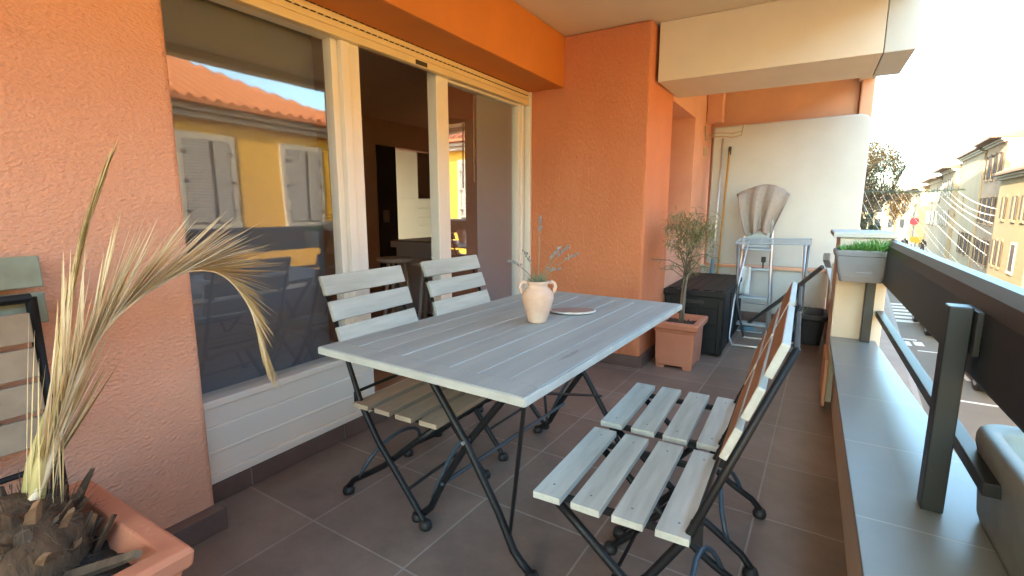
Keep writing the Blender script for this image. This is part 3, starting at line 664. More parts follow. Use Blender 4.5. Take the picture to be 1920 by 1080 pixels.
# olive tree
ox, oy = -.745, 3.60
ot = empty('olive_tree', (ox, oy, .29), 'slender young olive tree with a thin round crown in the terracotta pot', 'tree')
b = MB()
for k in range(3):
    a = k*2.1; b.tube([(ox+.014*math.cos(a),oy+.014*math.sin(a),.28),(ox+.012*math.cos(a+.8)+.01,oy+.012*math.sin(a+.8),.48),(ox+.02*math.cos(a+1.6)+.025,oy+.02*math.sin(a),.72)], [.010,.008,.006], 6)
tips = []
for k in range(26):
    a = rnd.uniform(0,6.28); el = rnd.uniform(-.1,1.3); L = rnd.uniform(.12,.30)
    p0 = Vector((ox+.025, oy, rnd.uniform(.62,.80))); d = Vector((math.cos(a)*math.cos(el), math.sin(a)*math.cos(el), math.sin(el)))
    p2 = p0 + d*L; p1 = p0.lerp(p2,.5)+Vector((0,0,.03)); b.tube([p0,p1,p2], [.004,.003,.0015], 5); tips.append((p0,p1,p2))
b.build('trunk', M['olive_bark'], ot, smooth=True)
b = MB()
def bleaf(b, p0, p1, n, L, w, m=0):
    for i in range(n):
        t = (i+.5)/n; p = Vector(p0).lerp(Vector(p1), t); d = (Vector(p1)-Vector(p0)).normalized()
        v = Vector((rnd.uniform(-1,1),rnd.uniform(-1,1),rnd.uniform(-.8,1))); dd = (d*.5+v*.8); b.leaf(p, dd, L*rnd.uniform(.7,1.2), w, m, droop=.3)
for p0, p1, p2 in tips: bleaf(b, p1, p2, 16, .052, .009); bleaf(b, p0, p1, 5, .05, .008)
for k in range(900):
    a = rnd.uniform(0,6.28); r_ = rnd.random()**.5*.17; z = rnd.gauss(.97,.065)
    v = Vector((rnd.uniform(-1,1),rnd.uniform(-1,1),rnd.uniform(-.9,.6))); b.leaf((ox+.03+r_*math.cos(a), oy+r_*math.sin(a), z), v, rnd.uniform(.045,.075), .012, 0, droop=.3)
b.build('crown', M['olive_leaf'], ot)

# dry palm
px, py = -1.42, .27
pm = empty('potted_palm', (px, py, .33), 'dried out palm with straw coloured fronds in the large terracotta pot', 'palm')
b = MB(); b.lathe([(.01,.30),(.115,.30),(.125,.36),(.115,.42),(.085,.47),(.05,.50),(.01,.51)], (px,py,0), 16); b.build('stump', M['fibre'], pm, smooth=True)
def stub(a, r0, z0, L, tilt, w, m, curl=0, th0=.016):
    u = Vector((math.cos(a), math.sin(a), 0)); s_ = Vector((-math.sin(a), math.cos(a), 0))
    base = Vector((px,py,z0)) + u*r0; d = (u*math.sin(tilt)+Vector((0,0,math.cos(tilt)))); nrm = s_.cross(d)
    b = MB(); rows = []; k = 5
    for i in range(k+1):
        t = i/k; c = base + d*L*t + u*curl*t*t; ww = w*(1-.55*t)*(1+.12*math.sin(9*t+a)); th = th0*(1-.4*t)
        jag = rnd.uniform(-.012,.012) if i == k else 0
        rows += [c - s_*ww/2 + d*jag, c + nrm*th, c + s_*ww/2 - d*jag, c - nrm*th]
    fs = []
    for i in range(k):
        for j in range(4): fs.append((i*4+j, i*4+(j+1)%4, (i+1)*4+(j+1)%4, (i+1)*4+j))
    fs += [(3,2,1,0), (k*4,k*4+1,k*4+2,k*4+3)]
    b.add(rows, fs); return b.build('leaf_stub', m, pm, smooth=False)
for i in range(84):
    a = i*2.399 + rnd.uniform(-.25,.25); q = i/84; z0 = .30+.155*q
    m = [M['fibre'], M['fibre_tan'], M['fibre_grey'], M['fibre'], M['fibre']][rnd.randrange(5)]
    stub(a, .118-.060*q, z0, rnd.uniform(.035,.085)+.07*(rnd.random() < .16), rnd.uniform(.05,.5)*(1-.5*q), rnd.uniform(.03,.065), m, rnd.uniform(-.02,.03), rnd.uniform(.005,.013))
stub(-.25, .10, .335, .20, 1.05, .045, M['fibre_grey']); stub(.35, .10, .33, .24, 1.15, .035, M['fibre_grey']); stub(-1.0, .07, .36, .17, .35, .05, M['fibre_tan'])
b = MB()
for k in range(900):
    a = rnd.uniform(0,6.28); r_ = rnd.uniform(.03,.13); z = rnd.uniform(.34,.52)-r_*.6+.02
    d = Vector((math.cos(a)*rnd.uniform(0,1), math.sin(a)*rnd.uniform(0,1), rnd.uniform(.1,1))); b.leaf((px+r_*math.cos(a), py+r_*math.sin(a), z), d, rnd.uniform(.02,.07), .004, 0, droop=rnd.uniform(0,.8))
b.build('loose_fibre', M['fibre_grey'], pm)
def bez(P, n):
    # Catmull-Rom through P
    P = [Vector(p) for p in P]; out = []
    Q = [P[0]*2-P[1]] + P + [P[-1]*2-P[-2]]
    for i in range(1, len(Q)-2):
        for k in range(n):
            t = k/n; a, b_, c, d = Q[i-1], Q[i], Q[i+1], Q[i+2]
            out.append(.5*((2*b_) + (c-a)*t + (2*a-5*b_+4*c-d)*t*t + (3*b_-a-3*c+d)*t**3))
    out.append(P[-1]); return out
def frond(P, name, rs, leaf_from, leaf_to, n, L0, L1, mats, spread, up, wid):
    pts = bez(P, 8); f = MB(); k = len(pts)
    f.tube(pts, [rs*(1-.9*min(1,1.6*i/(k-1)))+.0014 for i in range(k)], 6)
    f.build(name, mats[0], pm, smooth=True)
    b = MB()
    for i in range(n):
        t = leaf_from + (leaf_to-leaf_from)*(i/n); x = t*(k-1); j = min(int(x), k-2); p = pts[j].lerp(pts[j+1], x-j); d = (pts[j+1]-pts[j]).normalized()
        sd_ = d.cross(Vector((1,0,0))); sd_.normalize(); nx = d.cross(sd_).normalized()
        for sgn in (-1, 1):
            v = d + nx*sgn*spread*rnd.uniform(.1,1.1) + sd_*rnd.uniform(-.35,1.0)*spread*up
            b.leaf(p, v, (L0+(L1-L0)*(i/n))*rnd.uniform(.6,1.15), 1.5*wid*rnd.uniform(.7,1.2), rnd.randrange(len(mats)), droop=rnd.uniform(-.05,.12), seg=3)
    b.build('leaflets', mats, pm)
# upright closed frond
frond([(-1.41,.30,.49),(-1.43,.35,.56),(-1.45,.39,.749),(-1.45,.443,.965),(-1.45,.482,1.087),(-1.455,.53,1.21)], 'frond_rib', .009, .12, .97, 70, .28, .12, [M['frond'], M['frond_olive'], M['frond']], .10, .4, .0085)
# arching frond
frond([(-1.39,.285,.48),(-1.40,.318,.525),(-1.40,.398,.718),(-1.40,.463,.839),(-1.40,.565,.92),(-1.41,.668,.958),(-1.42,.763,.935),(-1.43,.836,.834),(-1.44,.872,.701),(-1.44,.884,.645)], 'frond_rib', .010, .08, .62, 120, .36, .24, [M['frond_pale'], M['frond'], M['frond_pale'], M['frond_pale']], .19, -1.5, .0085)
frond([(-1.40,.565,.92),(-1.41,.668,.958),(-1.42,.763,.935),(-1.43,.836,.834),(-1.44,.872,.701),(-1.44,.884,.645)], 'frond_tip', .002, .10, .95, 70, .22, .11, [M['frond'], M['frond'], M['frond_pale']], .15, -.7, .0075)
b = MB()
for k in range(14):
    p = Vector((px+rnd.uniform(-.03,.04), py+.05+rnd.uniform(-.03,.03), .47)); b.leaf(p, (rnd.uniform(-.05,.04), .20+rnd.uniform(-.12,.12), 1), rnd.uniform(.3,.55), .010, rnd.randrange(2), droop=0, seg=3)
b.build('dry_blades', [M['frond'], M['frond_pale']], pm)
for dx in (-.025, .014):
    b = MB(); b.tube([(px+dx,py+.03,.45),(px+dx*1.1,py+.055,.56),(px+dx*.9,py+.10,.70)], [.017,.014,.005], 7); b.build('leaf_base', M['stalk'], pm, smooth=True)

# ---------------------------------------------------------------- storage box, ladder, rack, poles, tub
bx = empty('storage_box', (-.72, 4.45, 0), 'black plastic deck storage box behind the olive tree', 'storage box')
b = MB(); b.box(-.935, -.505, 3.915, 5.03, .012, .455)
for x in (-.92,-.715,-.53): b.box(x-.012, x+.025, 3.905, 3.918, .02, .45)
for z in (.12,.24,.36): b.box(-.93, -.51, 3.908, 3.917, z, z+.012)
for y in (3.93, 4.3, 4.68, 5.0): b.box(-.507, -.497, y-.015, y+.02, .02, .45)
b.build('body', M['black_plastic'], bx, bevel=.006)
b = MB(); b.box(-.948, -.492, 3.90, 5.045, .458, .50)
for k in range(5): b.box(-.92+.086*k, -.92+.086*k+.06, 3.94, 5.0, .50, .507)
b.build('lid', M['black_plastic'], bx, bevel=.008)
b = MB(); b.box(-.80, -.64, 3.90, 3.914, .40, .43); b.build('handle', M['rubber'], bx, bevel=.004)

ld = empty('step_ladder', (-.40, 5.02, 0), 'aluminium step ladder with a towel over its top by the partition', 'ladder')
def lx(z, s_): return -.40 + s_*(.150-.040*z)
def lyf(z): return 4.88 + .17*z
for s_ in (-1, 1):
    b = MB(); b.tube([(lx(0,s_),lyf(0),.01),(lx(1.25,s_),lyf(1.25),1.25)], .013, 6); b.build('front_rail', M['alu'], ld)
    b = MB(); b.tube([(lx(0,s_)*1.02,5.34,.01),(lx(1.0,s_),5.12,1.0)], .010, 6); b.build('rear_rail', M['alu'], ld)
for z in (.085,.325,.585):
    b = MB(); b.box(lx(z,-1)+.012, lx(z,1)-.012, lyf(z)-.035, lyf(z)+.06, z-.022, z); b.build('step', M['alu_blue'], ld, bevel=.004)
b = MB(); b.box(lx(.8,-1), lx(.8,1), lyf(.8)-.10, lyf(.8)+.13, .745, .765); b.build('platform', M['alu_blue'], ld, bevel=.004)
b = MB(); b.prism([(-.12,.77),(.12,.77),(.105,.90),(-.105,.90)], (-.40,5.035,0), (1,0,0), (0,0,1), (0,.012,0)); b.build('tool_tray', M['alu_blue'], ld)
for z in (.20,): 
    b = MB(); b.tube([(lx(z,-1),5.3,z),(lx(z,1),5.3,z)], .008, 6); b.build('rear_brace', M['alu'], ld)
b = MB(); b.box(-.50,-.29,4.86,5.0,.003,.016); b.build('foot_tray', M['alu_blue'], ld, bevel=.003)
# towel: draped folds over the ladder head
b = MB(); nx, nz = 44, 16; vs_ = []; fs = []
for side in (0, 1):
    for j in range(nz+1):
        t = j/nz
        for i in range(nx+1):
            s_ = i/nx*2-1; z = 1.335 - .44*t - .03*abs(s_)**2*(1-t) - (.05*s_*s_ if t < .1 else 0); wid = .185*(1-.42*t**1.3)
            fold = .028*math.sin(s_*9+.6*math.sin(t*2))*(.25+t)
            y = lyf(1.27) - .012 - .012*side*-1 - .055*min(1,t*3) - .02*t*3*.3 + fold - (.0 if side == 0 else -.010)
            
            z += .025*math.sin(s_*4+1)*t - (.035 if s_ > .8 else 0)*t + .012*math.sin(s_*3.2)*(1-t)
            vs_.append(Vector((-.405 + s_*wid + .02*s_*(1-t) + (.045*max(0,s_-.3)*(1-abs(t-.12)*1.6) if t < .7 else 0) +.004*math.sin(7*t+i), y, z)))
w_ = nx+1; half = (nz+1)*w_
for side in (0,1):
    for j in range(nz):
        for i in range(nx): a = side*half+j*w_+i; fs.append((a,a+1,a+w_+1,a+w_))
for j in range(nz):
    for i in (0, nx): a = j*w_+i; fs.append((a, a+w_, half+a+w_, half+a))
for i in range(nx):
    for j in (0, nz): a = j*w_+i; fs.append((a, a+1, half+a+1, half+a))
b.add(vs_, fs); tw = b.build('towel', M['towel'], smooth=True); tag(tw, 'beige towel draped in folds over the top of the step ladder', 'towel')
b = MB(); nn = 10; vs_ = []; fs = []
for j in range(nn+1):
    for i in range(7):
        vs_.append(Vector((-.515+.015*i+.002*math.sin(i*2), lyf(.56)-.05-.012*math.sin(i*1.4+j*.3)-.005*j*.2, .60-.026*j)))
for j in range(nn):
    for i in range(6): a = j*7+i; fs.append((a,a+1,a+8,a+7))
b.add(vs_, fs); cw = b.build('cleaning_cloth', M['cloth_white'], smooth=True); md = cw.modifiers.new('thick','SOLIDIFY'); md.thickness = .003
tag(cw, 'pale cloth hanging from a step of the ladder', 'cloth')
bh = empty('hand_brush', (-.335, 4.97, .586), 'small black brush standing on the upper ladder step', 'brush')
b = MB(); b.box(-.352,-.315,4.955,4.985,.64,.69); b.build('head', M['rubber'], bh, bevel=.004)
b = MB(); b.tube([(-.334,4.97,.588),(-.334,4.97,.645)], .007, 6); b.build('handle', M['rubber'], bh)

dk = empty('drying_rack', (-.24, 4.42, 0), 'folding metal laundry rack standing in front of the ladder', 'laundry rack')
b = MB(); y0, y1 = 4.36, 4.66
b.tube([(-.508,y0,.842),(.022,y0,.852),(.024,y1,.878),(-.50,y1,.868),(-.508,y0,.842)], .0065, 8); b.build('top_frame', M['alu_blue'], dk)
b = MB()
for k in range(1,7): 
    t = k/7; b.tube([(-.505,y0+(y1-y0)*t,.842+.026*t),(.022,y0+(y1-y0)*t,.852+.026*t)], .0022, 5)
for k in range(1,4): b.tube([(-.506+.088*k, y0, .845),(-.506+.088*k, y1, .87)], .0025, 5)
b.build('wires', M['alu_blue'], dk)
for p in ([(-.49,4.40,.84),(-.475,4.48,.35),(-.42,4.62,.015)], [(.008,4.40,.848),(-.005,4.47,.35),(-.03,4.60,.015)]):
    b = MB(); b.tube(p, .0095, 8); b.build('leg', M['dark_metal'], dk, smooth=True)
b = MB(); b.tube([(-.44,4.64,.84),(-.50,4.5,.35),(-.505,4.36,.06),(-.47,4.30,.012),(-.05,4.34,.012),(-.01,4.40,.06),(.0,4.5,.35),(-.02,4.64,.845)], .0095, 8); b.build('base_loop', M['alu'], dk, smooth=True)
b = MB(); b.tube([(-.42,4.62,.012),(-.03,4.60,.012)], .009, 8); b.build('foot_bar', M['alu'], dk)

pa = empty('wire_hanger', (-.80, 5.22, 0), 'tall pole topped with a curved wire hanger leaning in the corner', 'hanger')
b = MB(); b.tube([(-.825,5.25,.01),(-.80,5.26,.9),(-.79,5.28,1.79)], .010, 8); b.build('pole', M['alu'], pa, smooth=True)
b = MB(); b.tube([(-.82,5.235,.20),(-.805,5.24,.62)], .018, 8); b.build('sleeve', M['blue_pole'], pa)
b = MB()
for dz in (0,.035):
    b.tube([(-.945,5.2,1.90+dz*.3),(-.935,5.2,1.775+dz),(-.86,5.2,1.80+dz),(-.78,5.21,1.80+dz),(-.70,5.2,1.785+dz),(-.62,5.2,1.80+dz),(-.605,5.2,1.91)], .0055, 6)
b.build('wire', M['beige_metal'], pa, smooth=True)
b = MB(); b.box(-.952,-.915,5.19,5.205,1.63,1.71); b.build('end_plate', M['beige_metal'], pa)
pb = empty('broom', (-.75, 5.2, 0), 'yellow wooden broom handle leaning against the partition', 'broom')
b = MB(); b.tube([(-.765,5.24,.08),(-.75,5.30,.9),(-.735,5.375,1.69)], .010, 8); b.build('handle', M['wood_pole'], pb, smooth=True)
b = MB(); b.tube([(-.735,5.374,1.64),(-.7335,5.379,1.72)], .013, 8); b.build('grip', M['rubber'], pb)
b = MB(); b.prism([(-.10,.0),(.10,.0),(.075,.09),(-.075,.09)], (-.80,5.22,0.003), (1,0,0), (0,0,1), (0,.035,0)); b.build('bristles', M['fibre_tan'], pb, bevel=.006)
pc = empty('parasol_pole', (-.2, 4.6, 0), 'grey folded pole slanting from the floor up to the pier', 'pole')
b = MB(); b.tube([(-.435,4.95,.05),(-.17,4.5,.37),(.098,4.02,.72)], .016, 8); b.build('shaft', M['dark_metal'], pc)
b = MB(); b.obox((.125,3.93,.775), (.04,.20,.05), (R(-20),0,R(-8))); b.build('joint', M['alu_blue'], pc, bevel=.004)
b = MB(); b.obox((-.42,4.925,.03), (.09,.12,.05), (0,0,.4)); b.build('foot', M['blue_pole'], pc, bevel=.006)

tu = empty('plastic_tub', (.03, 4.85, 0), 'dark navy plastic tub on the floor below the pier', 'tub')
b = MB(); vs_ = []
def rrect(hx, hy, r_, n=6):
    out = []
    for cx, cy, a0 in ((hx-r_,hy-r_,0),(-hx+r_,hy-r_,90),(-hx+r_,-hy+r_,180),(hx-r_,-hy+r_,270)):
        for k in range(n+1): a = R(a0+90*k/n); out.append((cx+r_*math.cos(a), cy+r_*math.sin(a)))
    return out
def rbox(b, c, rings, m=0):
    vs_ = []; n = None
    for hx, hy, r_, z in rings:
        q = rrect(hx, hy, r_); n = len(q); vs_ += [Vector((c[0]+x, c[1]+y, c[2]+z)) for x, y in q]
    fs = [tuple(range(n))[::-1], tuple(range((len(rings)-1)*n, len(rings)*n))]
    for i in range(len(rings)-1):
        for j in range(n): fs.append((i*n+j, i*n+(j+1)%n, (i+1)*n+(j+1)%n, (i+1)*n+j))
    b.add(vs_, fs, m)
rbox(b, (.035,4.83,0), [(.12,.17,.05,0.001),(.14,.20,.06,.21),(.155,.215,.06,.222),(.155,.215,.06,.255),(.135,.195,.05,.257),(.128,.19,.05,.235),(.12,.17,.05,.19)]); b.build('body', M['navy_plastic'], tu, smooth=False, bevel=.003)
b = MB()
for k in range(24):
    a = rnd.uniform(0,6.28); b.leaf((-.03+rnd.uniform(-.05,.06),4.83+rnd.uniform(-.08,.08),.2), (math.cos(a)*.5,math.sin(a)*.5,1), rnd.uniform(.08,.15), .012, 0, droop=.4)
b.build('sprouts', M['lav_leaf'], tu)

# ---------------------------------------------------------------- balcony planters
def planter(c, hx, hy, h, label, m, notch=True, soil=M['soil']):
    p = empty('planter_box', c, label, 'planter')
    b = MB(); rbox(b, c, [(hx*.70,hy*.72,.012,0),(hx*.72,hy*.75,.014,.004),(hx*.76,hy*.80,.014,.03),(hx*.78,hy*.80,.014,.034),(hx*.93,hy*.93,.015,h-.032),(hx*.98,hy*.98,.018,h-.028),(hx,hy,.02,h-.010),(hx,hy,.02,h),(hx*.93,hy*.93,.016,h+.001),(hx*.90,hy*.90,.014,h-.008),(hx*.86,hy*.88,.014,h-.035)])
    b.build('box', m, p, bevel=.002)
    b = MB(); b.box(c[0]-hx*.84, c[0]+hx*.84, c[1]-hy*.86, c[1]+hy*.86, c[2]+h-.034, c[2]+h-.022); b.build('soil', soil, p)
    if notch:
        b = MB(); q = [(.038*math.cos(R(a)), .020*math.sin(R(a))) for a in range(0,181,15)]
        b.prism(q, (c[0]+.01, c[1]-hy*.86, c[2]+.048), (1,0,0), (0,.25,1), (0,.02,0)); b.build('overflow_cap', M['dark_metal'], p)
    return p
planter((.248, 3.135, .745), .128, .075, .165, 'grey plastic balcony box full of green shoots hung at the pier', M['grey_plastic'])
gp = MB()
for k in range(800):
    x = .248+rnd.uniform(-.10,.105); y = 3.135+rnd.uniform(-.055,.055); a = rnd.uniform(0,6.28)
    gp.leaf((x,y,.89), (math.cos(a)*rnd.uniform(.1,.9), math.sin(a)*rnd.uniform(.1,.9), rnd.uniform(.4,1)), rnd.uniform(.04,.085)*(1+.35*(x-.248)/.1), rnd.uniform(.010,.018), 0, droop=rnd.uniform(.2,.9))
gpo = gp.build('green_shoots', M['green_leaf']); tag(gpo, 'fresh green seedlings filling the grey box at the pier', 'plants')
# bracket that carries the grey box
np_ = empty('planter_box', (.55, 1.22, .402), 'grey green balcony planter with a thick rounded rim at the lower right, nearest the camera', 'planter')
b = MB(); c = (.545, 1.225, .402); hx, hy = .172, .31
rbox(b, c, [(hx*.86,hy*.90,.05,0),(hx*.90,hy*.93,.055,.02),(hx*.97,hy*.97,.06,.16),(hx,hy,.06,.185),(hx*1.0,hy*1.0,.06,.205),(hx*.985,hy*.99,.06,.216),(hx*.95,hy*.97,.055,.221),(hx*.80,hy*.89,.05,.219),(hx*.76,hy*.87,.05,.205),(hx*.72,hy*.85,.05,.12)])
b.build('box', M['green_plastic'], np_, smooth=True)
b = MB(); b.box(.435,.655,.98,1.47,.515,.527); b.build('soil', M['soil'], np_)

# ---------------------------------------------------------------- street houses across
def house(name, y0, y1, xo, depth, eave, ridge, wallm, roofm, label, wins, hip=False, cat='house', overhang=.45, shm=None, groundfloor=True):
    # facade along x = street_x(y)+xo between y0,y1 ; eave/ridge heights above z=0 ; wins: list of (y centre, z0, z1, width, style)
    fx0, fx1 = street_x(y0)+xo, street_x(y1)+xo
    h = empty(name, ((fx0+fx1)/2, (y0+y1)/2, GZ), label, cat)
    b = MB(); b.prism([(fx0,y0),(fx0+depth,y0),(fx1+depth,y1),(fx1,y1)], (0,0,GZ), (1,0,0), (0,1,0), (0,0,eave-GZ)); b.build('wall', wallm, h)
    ov = overhang; t = .07
    b = MB(); a0 = y0-.05 if not hip else y0-ov; a1 = y1+.05 if not hip else y1+ov
    f0, f1 = street_x(a0)+xo-ov, street_x(a1)+xo-ov; g0, g1 = f0+depth+2*ov, f1+depth+2*ov
    ins = (min(depth/2, (y1-y0)/2.2)) if hip else 0
    r0 = Vector((f0+depth/2+ov, a0+ins, ridge)); r1 = Vector((f1+depth/2+ov, a1-ins, ridge)); e = eave+.02
    A, B, C_, D = Vector((f0,a0,e)), Vector((f1,a1,e)), Vector((g1,a1,e)), Vector((g0,a0,e))
    up = Vector((0,0,t))
    b.add([A,B,C_,D,r0,r1,A+up,B+up,C_+up,D+up,r0+up,r1+up], [(6,7,11,10),(8,9,10,11),(6,10,9),(7,8,11),(0,1,7,6),(1,2,8,7),(2,3,9,8),(3,0,6,9),(0,3,2,1)]); rf = b.build('roof', roofm, h)
    # rows of half-round cover tiles down the street slope
    nrm = (B-A).cross(r0-A).normalized(); L = (B-A).length; k = int(L/.28); b = MB()
    if k < 90:
        for i in range(k):
            tt = (i+.5)/k; p = A.lerp(B,tt)+up; q = r0.lerp(r1, min(1,max(0,(tt*(L)-ins)/(max(.01,L-2*ins)))))+up if hip else r0.lerp(r1,tt)+up
            if hip:
                s0 = A+ (B-A)*tt; fr = 1.0
                dl = min(tt*L, (1-tt)*L)
                if dl < ins: fr = dl/ins
                q = s0+up + (Vector((depth/2+ov,0,ridge-e)))*fr
            b.tube([p,q], .075, 6)
        b.build('cover_tiles', roofm, rf)
    # eave moulding
    b = MB(); f0, f1 = street_x(y0)+xo, street_x(y1)+xo
    for dz, w_ in ((-.10,.30),(-.22,.18)): b.prism([(f0-w_,y0),(f0-.002,y0),(f1-.002,y1),(f1-w_,y1)], (0,0,eave+dz), (1,0,0), (0,1,0), (0,0,.10))
    b.build('cornice', M['stone'], h)
    for (yc, z0, z1, w_, style) in wins:
        fx = street_x(yc)+xo; wd = MB(); fr = .13
        ax = Vector((.07,1,0)).normalized(); n_ = Vector((-1,.07,0)).normalized(); c = Vector((fx,yc,0))
        def pb(u0,u1,za,zb,d0,d1,mb,m=0): mb.prism([(u0,za),(u1,za),(u1,zb),(u0,zb)], c+n_*d0, ax, (0,0,1), n_*(d1-d0), m)
        pb(-w_/2-fr,-w_/2,z0-.04,z1+fr,-.01,.05,wd); pb(w_/2,w_/2+fr,z0-.04,z1+fr,-.01,.05,wd); pb(-w_/2,w_/2,z1,z1+fr,-.01,.05,wd); pb(-w_/2-fr,w_/2+fr,z0-.16,z0-.04,-.01,.10,wd)
        win = wd.build('window', M['stone'] if style in ('half','closed') else wallm, h)
        mb = MB(); pb(-w_/2,w_/2,z0-.04,z1,.004,.010,mb); mb.build('pane', M['pane'], win)
        sm = shm or M['shutter']
        if style == 'half':   # one leaf closed, other ajar
            mb = MB(); pb(-w_/2+.02,.06,z0,z1-.02,.02,.055,mb); mb.build('shutter', sm, win)
            mb = MB(); pb(.17,w_/2-.02,z0,z1-.02,.03,.065,mb); mb.build('shutter', sm, win)
            mb = MB()
            for zz in (z0+.25, (z0+z1)/2, z1-.25):
                for u in (-w_/2-.05, w_/2-.05): pb(u,u+.10,zz-.02,zz+.02,.066,.08,mb)
            mb.build('hinge', M['rubber'], win)
        elif style == 'open':
            for sg in (-1,1):
                u0 = sg*(w_/2+.03); u1 = sg*(w_/2+.03+w_*.45); mb = MB(); pb(min(u0,u1),max(u0,u1),z0,z1,.055,.09,mb); mb.build('shutter', sm, win)
        elif style == 'closed':
            for sg in (-1,1): mb = MB(); u0, u1 = (.01,w_/2-.02) if sg > 0 else (-w_/2+.02,-.01); pb(u0,u1,z0,z1-.02,.02,.05,mb); mb.build('shutter', sm, win)
    return h
# the yellow house seen mirrored in the patio window
house('town_house', -10.5, 9.5, 0, 6.5, 3.15, 4.9, M['yellow'], M['roof'], 'yellow rendered house with orange tiled roof mirrored in the patio window', [(y, .82, 2.52, .98, 'half') for y in (-9.2,-7.2,-5.2,-3.2,-.9,1.5,3.7,5.75,8.15)] + [(y,-2.6,-1.0,1.0,'closed') for y in (-2,1,4,7.3)], hip=True)
house('town_house', 9.9, 18.0, .3, 6.0, 2.9, 4.3, M['yellow'], M['roof'], 'second yellow house beyond the hipped roof one, mirrored in the sliding pane', [(y, .7, 2.3, .9, 'half') for y in (11.4,14.3,16.6)])
house('town_house', 18.2, 32.3, .2, 6.5, 2.7, 4.2, M['palehouse'], M['roof'], 'pale two storey house hidden just right of the picture edge', [(y, .6, 2.1, .9, 'open') for y in (20,23.5,27,30.5)])
house('town_house', 32.5, 40.4, 0, 1.2, 2.95, 3.45, M['creamhouse'], M['roof_brown'], 'warm cream two storey house at the right picture edge', [(34.1,.55,1.75,.55,'open'),(36.0,.55,1.75,.55,'open'),(38.4,.55,1.75,.55,'open'),(35.0,-2.1,-.75,.8,'closed'),(37.8,-2.1,-.7,.55,'open'),(39.2,-2.1,-.7,.55,'open')], shm=M['shutter_brown'])
house('tall_house', 32.0, 40.55, 1.25, 7.0, 6.6, 7.6, M['creamhouse'], M['roof_brown'], 'tall sunlit cream block rising behind the low cream house', [(36.0,4.2,5.6,.8,'open'),(38.9,4.2,5.6,.8,'open')], overhang=.7, shm=M['shutter_white'])
house('town_house', 40.7, 46.4, .1, 7.0, 5.25, 6.1, M['pinkhouse'], M['roof_brown'], 'pinkish grey three storey house with shuttered windows beyond the cream house', [(y,a,c,.7,'open') for y in (42.0,43.7,45.3) for a,c in ((3.0,4.5),(.2,1.8),(-2.4,-.9))], overhang=.8, shm=M['shutter_brown'])
house('town_house', 46.6, 56.0, .0, 7.0, 5.15, 6.0, M['palehouse'], M['roof_brown'], 'plain pale three storey facade in the middle of the row', [(y,-2.3,-.7,.7,'open') for y in (47.7,49.4,51.3)] + [(52.5,1.0,2.0,.6,'plain')], overhang=.5, shm=M['shutter_brown'])
house('town_house', 56.2, 64.0, -.3, 7.0, 4.5, 5.2, M['greyhouse'], M['roof_brown'], 'grey house with stacked eaves farther down the street', [(y,a,c,.8,'open') for y in (58,60.3,62.5) for a,c in ((2.2,3.6),(-.4,1.0))], overhang=.9)
house('town_house', 64.2, 76.0, -.2, 7.0, 4.0, 4.8, M['greyhouse'], M['roof_brown'], 'grey stone house near the far end of the row', [(y,a,c,.8,'open') for y in (66,69,72,74.5) for a,c in ((1.8,3.2),(-.6,.8))], overhang=1.0, shm=M['shutter_white'])
house('town_house', 76.2, 98.0, -.9, 8.0, 3.4, 4.4, M['palehouse'], M['roof_brown'], 'farthest pale house of the row, small above the street', [(y,a,c,.9,'open') for y in (79,83,87,91) for a,c in ((1.5,2.8),(-.9,.5))], overhang=.8)
tb_ = empty('shade_building', (-3, 33, GZ), 'tall plain unseen building added on our side of the street to shade the facades opposite', 'building')
b = MB(); b.box(-9, .9, 22.2, 44, GZ, 12.6); b.build('wall', M['greyhouse'], tb_)  # unseen block added to keep direct sun off the far facades
b = MB(); b.box(-9.3, 1.2, 22.1, 44.2, 12.6, 12.9); b.build('roof', M['roof_brown'], tb_)
# houses closing the street
eb = empty('end_house', (10.5, 118, GZ), 'bright white house closing the far end of the street', 'house')
b = MB(); b.box(5.5, 17, 118, 126, GZ, 3.0); b.build('wall', M['palehouse'], eb)
b = MB(); b.prism([(5,3.0),(17.5,3.0),(11.2,4.6)], (0,117.6,0), (1,0,0), (0,0,1), (0,8.8,0)); b.build('roof', M['roof_brown'], eb)
for x in (8.5,10.6,12.7,14.5):
    for z in (-2.6,.3): b = MB(); b.box(x, x+1.0, 117.96, 118.02, z, z+1.7); b.build('window', M['pane'], eb)
nb = empty('grey_block', (1.0, 85, GZ), 'grey apartment block on the near side of the street behind the trees', 'building')
b = MB(); b.box(-10, 3.4, 78, 96, GZ, 1.2); b.build('wall', M['greyhouse'], nb)
b = MB(); b.box(-10.3, 3.7, 77.7, 96.3, 1.2, 1.5); b.build('roof', M['roof_brown'], nb)
# roof clutter
for i, (y, xo, z, lab) in enumerate(((57.5,2.0,5.1,'pale chimney stack on the grey house roof'),(47.5,2.0,5.8,'pale chimney stack on the plain pale facade roof'),(33.6,4.5,8.0,'pale chimney stack on the tall sunlit block'))):
    x = street_x(y)+xo; c = empty('chimney', (x, y, z-.6), lab, 'chimney')
    b = MB(); b.box(x-.3,x+.3,y-.45,y+.45,z-.7,z+.55); b.build('stack', M['palehouse'], c)
    b = MB(); b.box(x-.36,x+.36,y-.52,y+.52,z+.552,z+.64); b.build('cap', M['stone'], c)
for y, xo, z, lab in ((53.0,1.2,5.9,'thin television aerial on the plain pale roof'),(66.5,1.5,4.7,'thin television aerial on the far grey roof')):
    x = street_x(y)+xo; b = MB(); b.tube([(x,y,z-.6),(x,y,z+1.3)], .025, 5); b.tube([(x-.7,y,z+1.2),(x+.7,y,z+1.2)], .018, 5)
    for k in range(5): b.tube([(x-.6+.3*k,y-.25,z+1.2),(x-.6+.3*k,y+.25,z+1.2)], .012, 5)
    tag(b.build('roof_aerial', M['dark_metal']), lab, 'aerial')

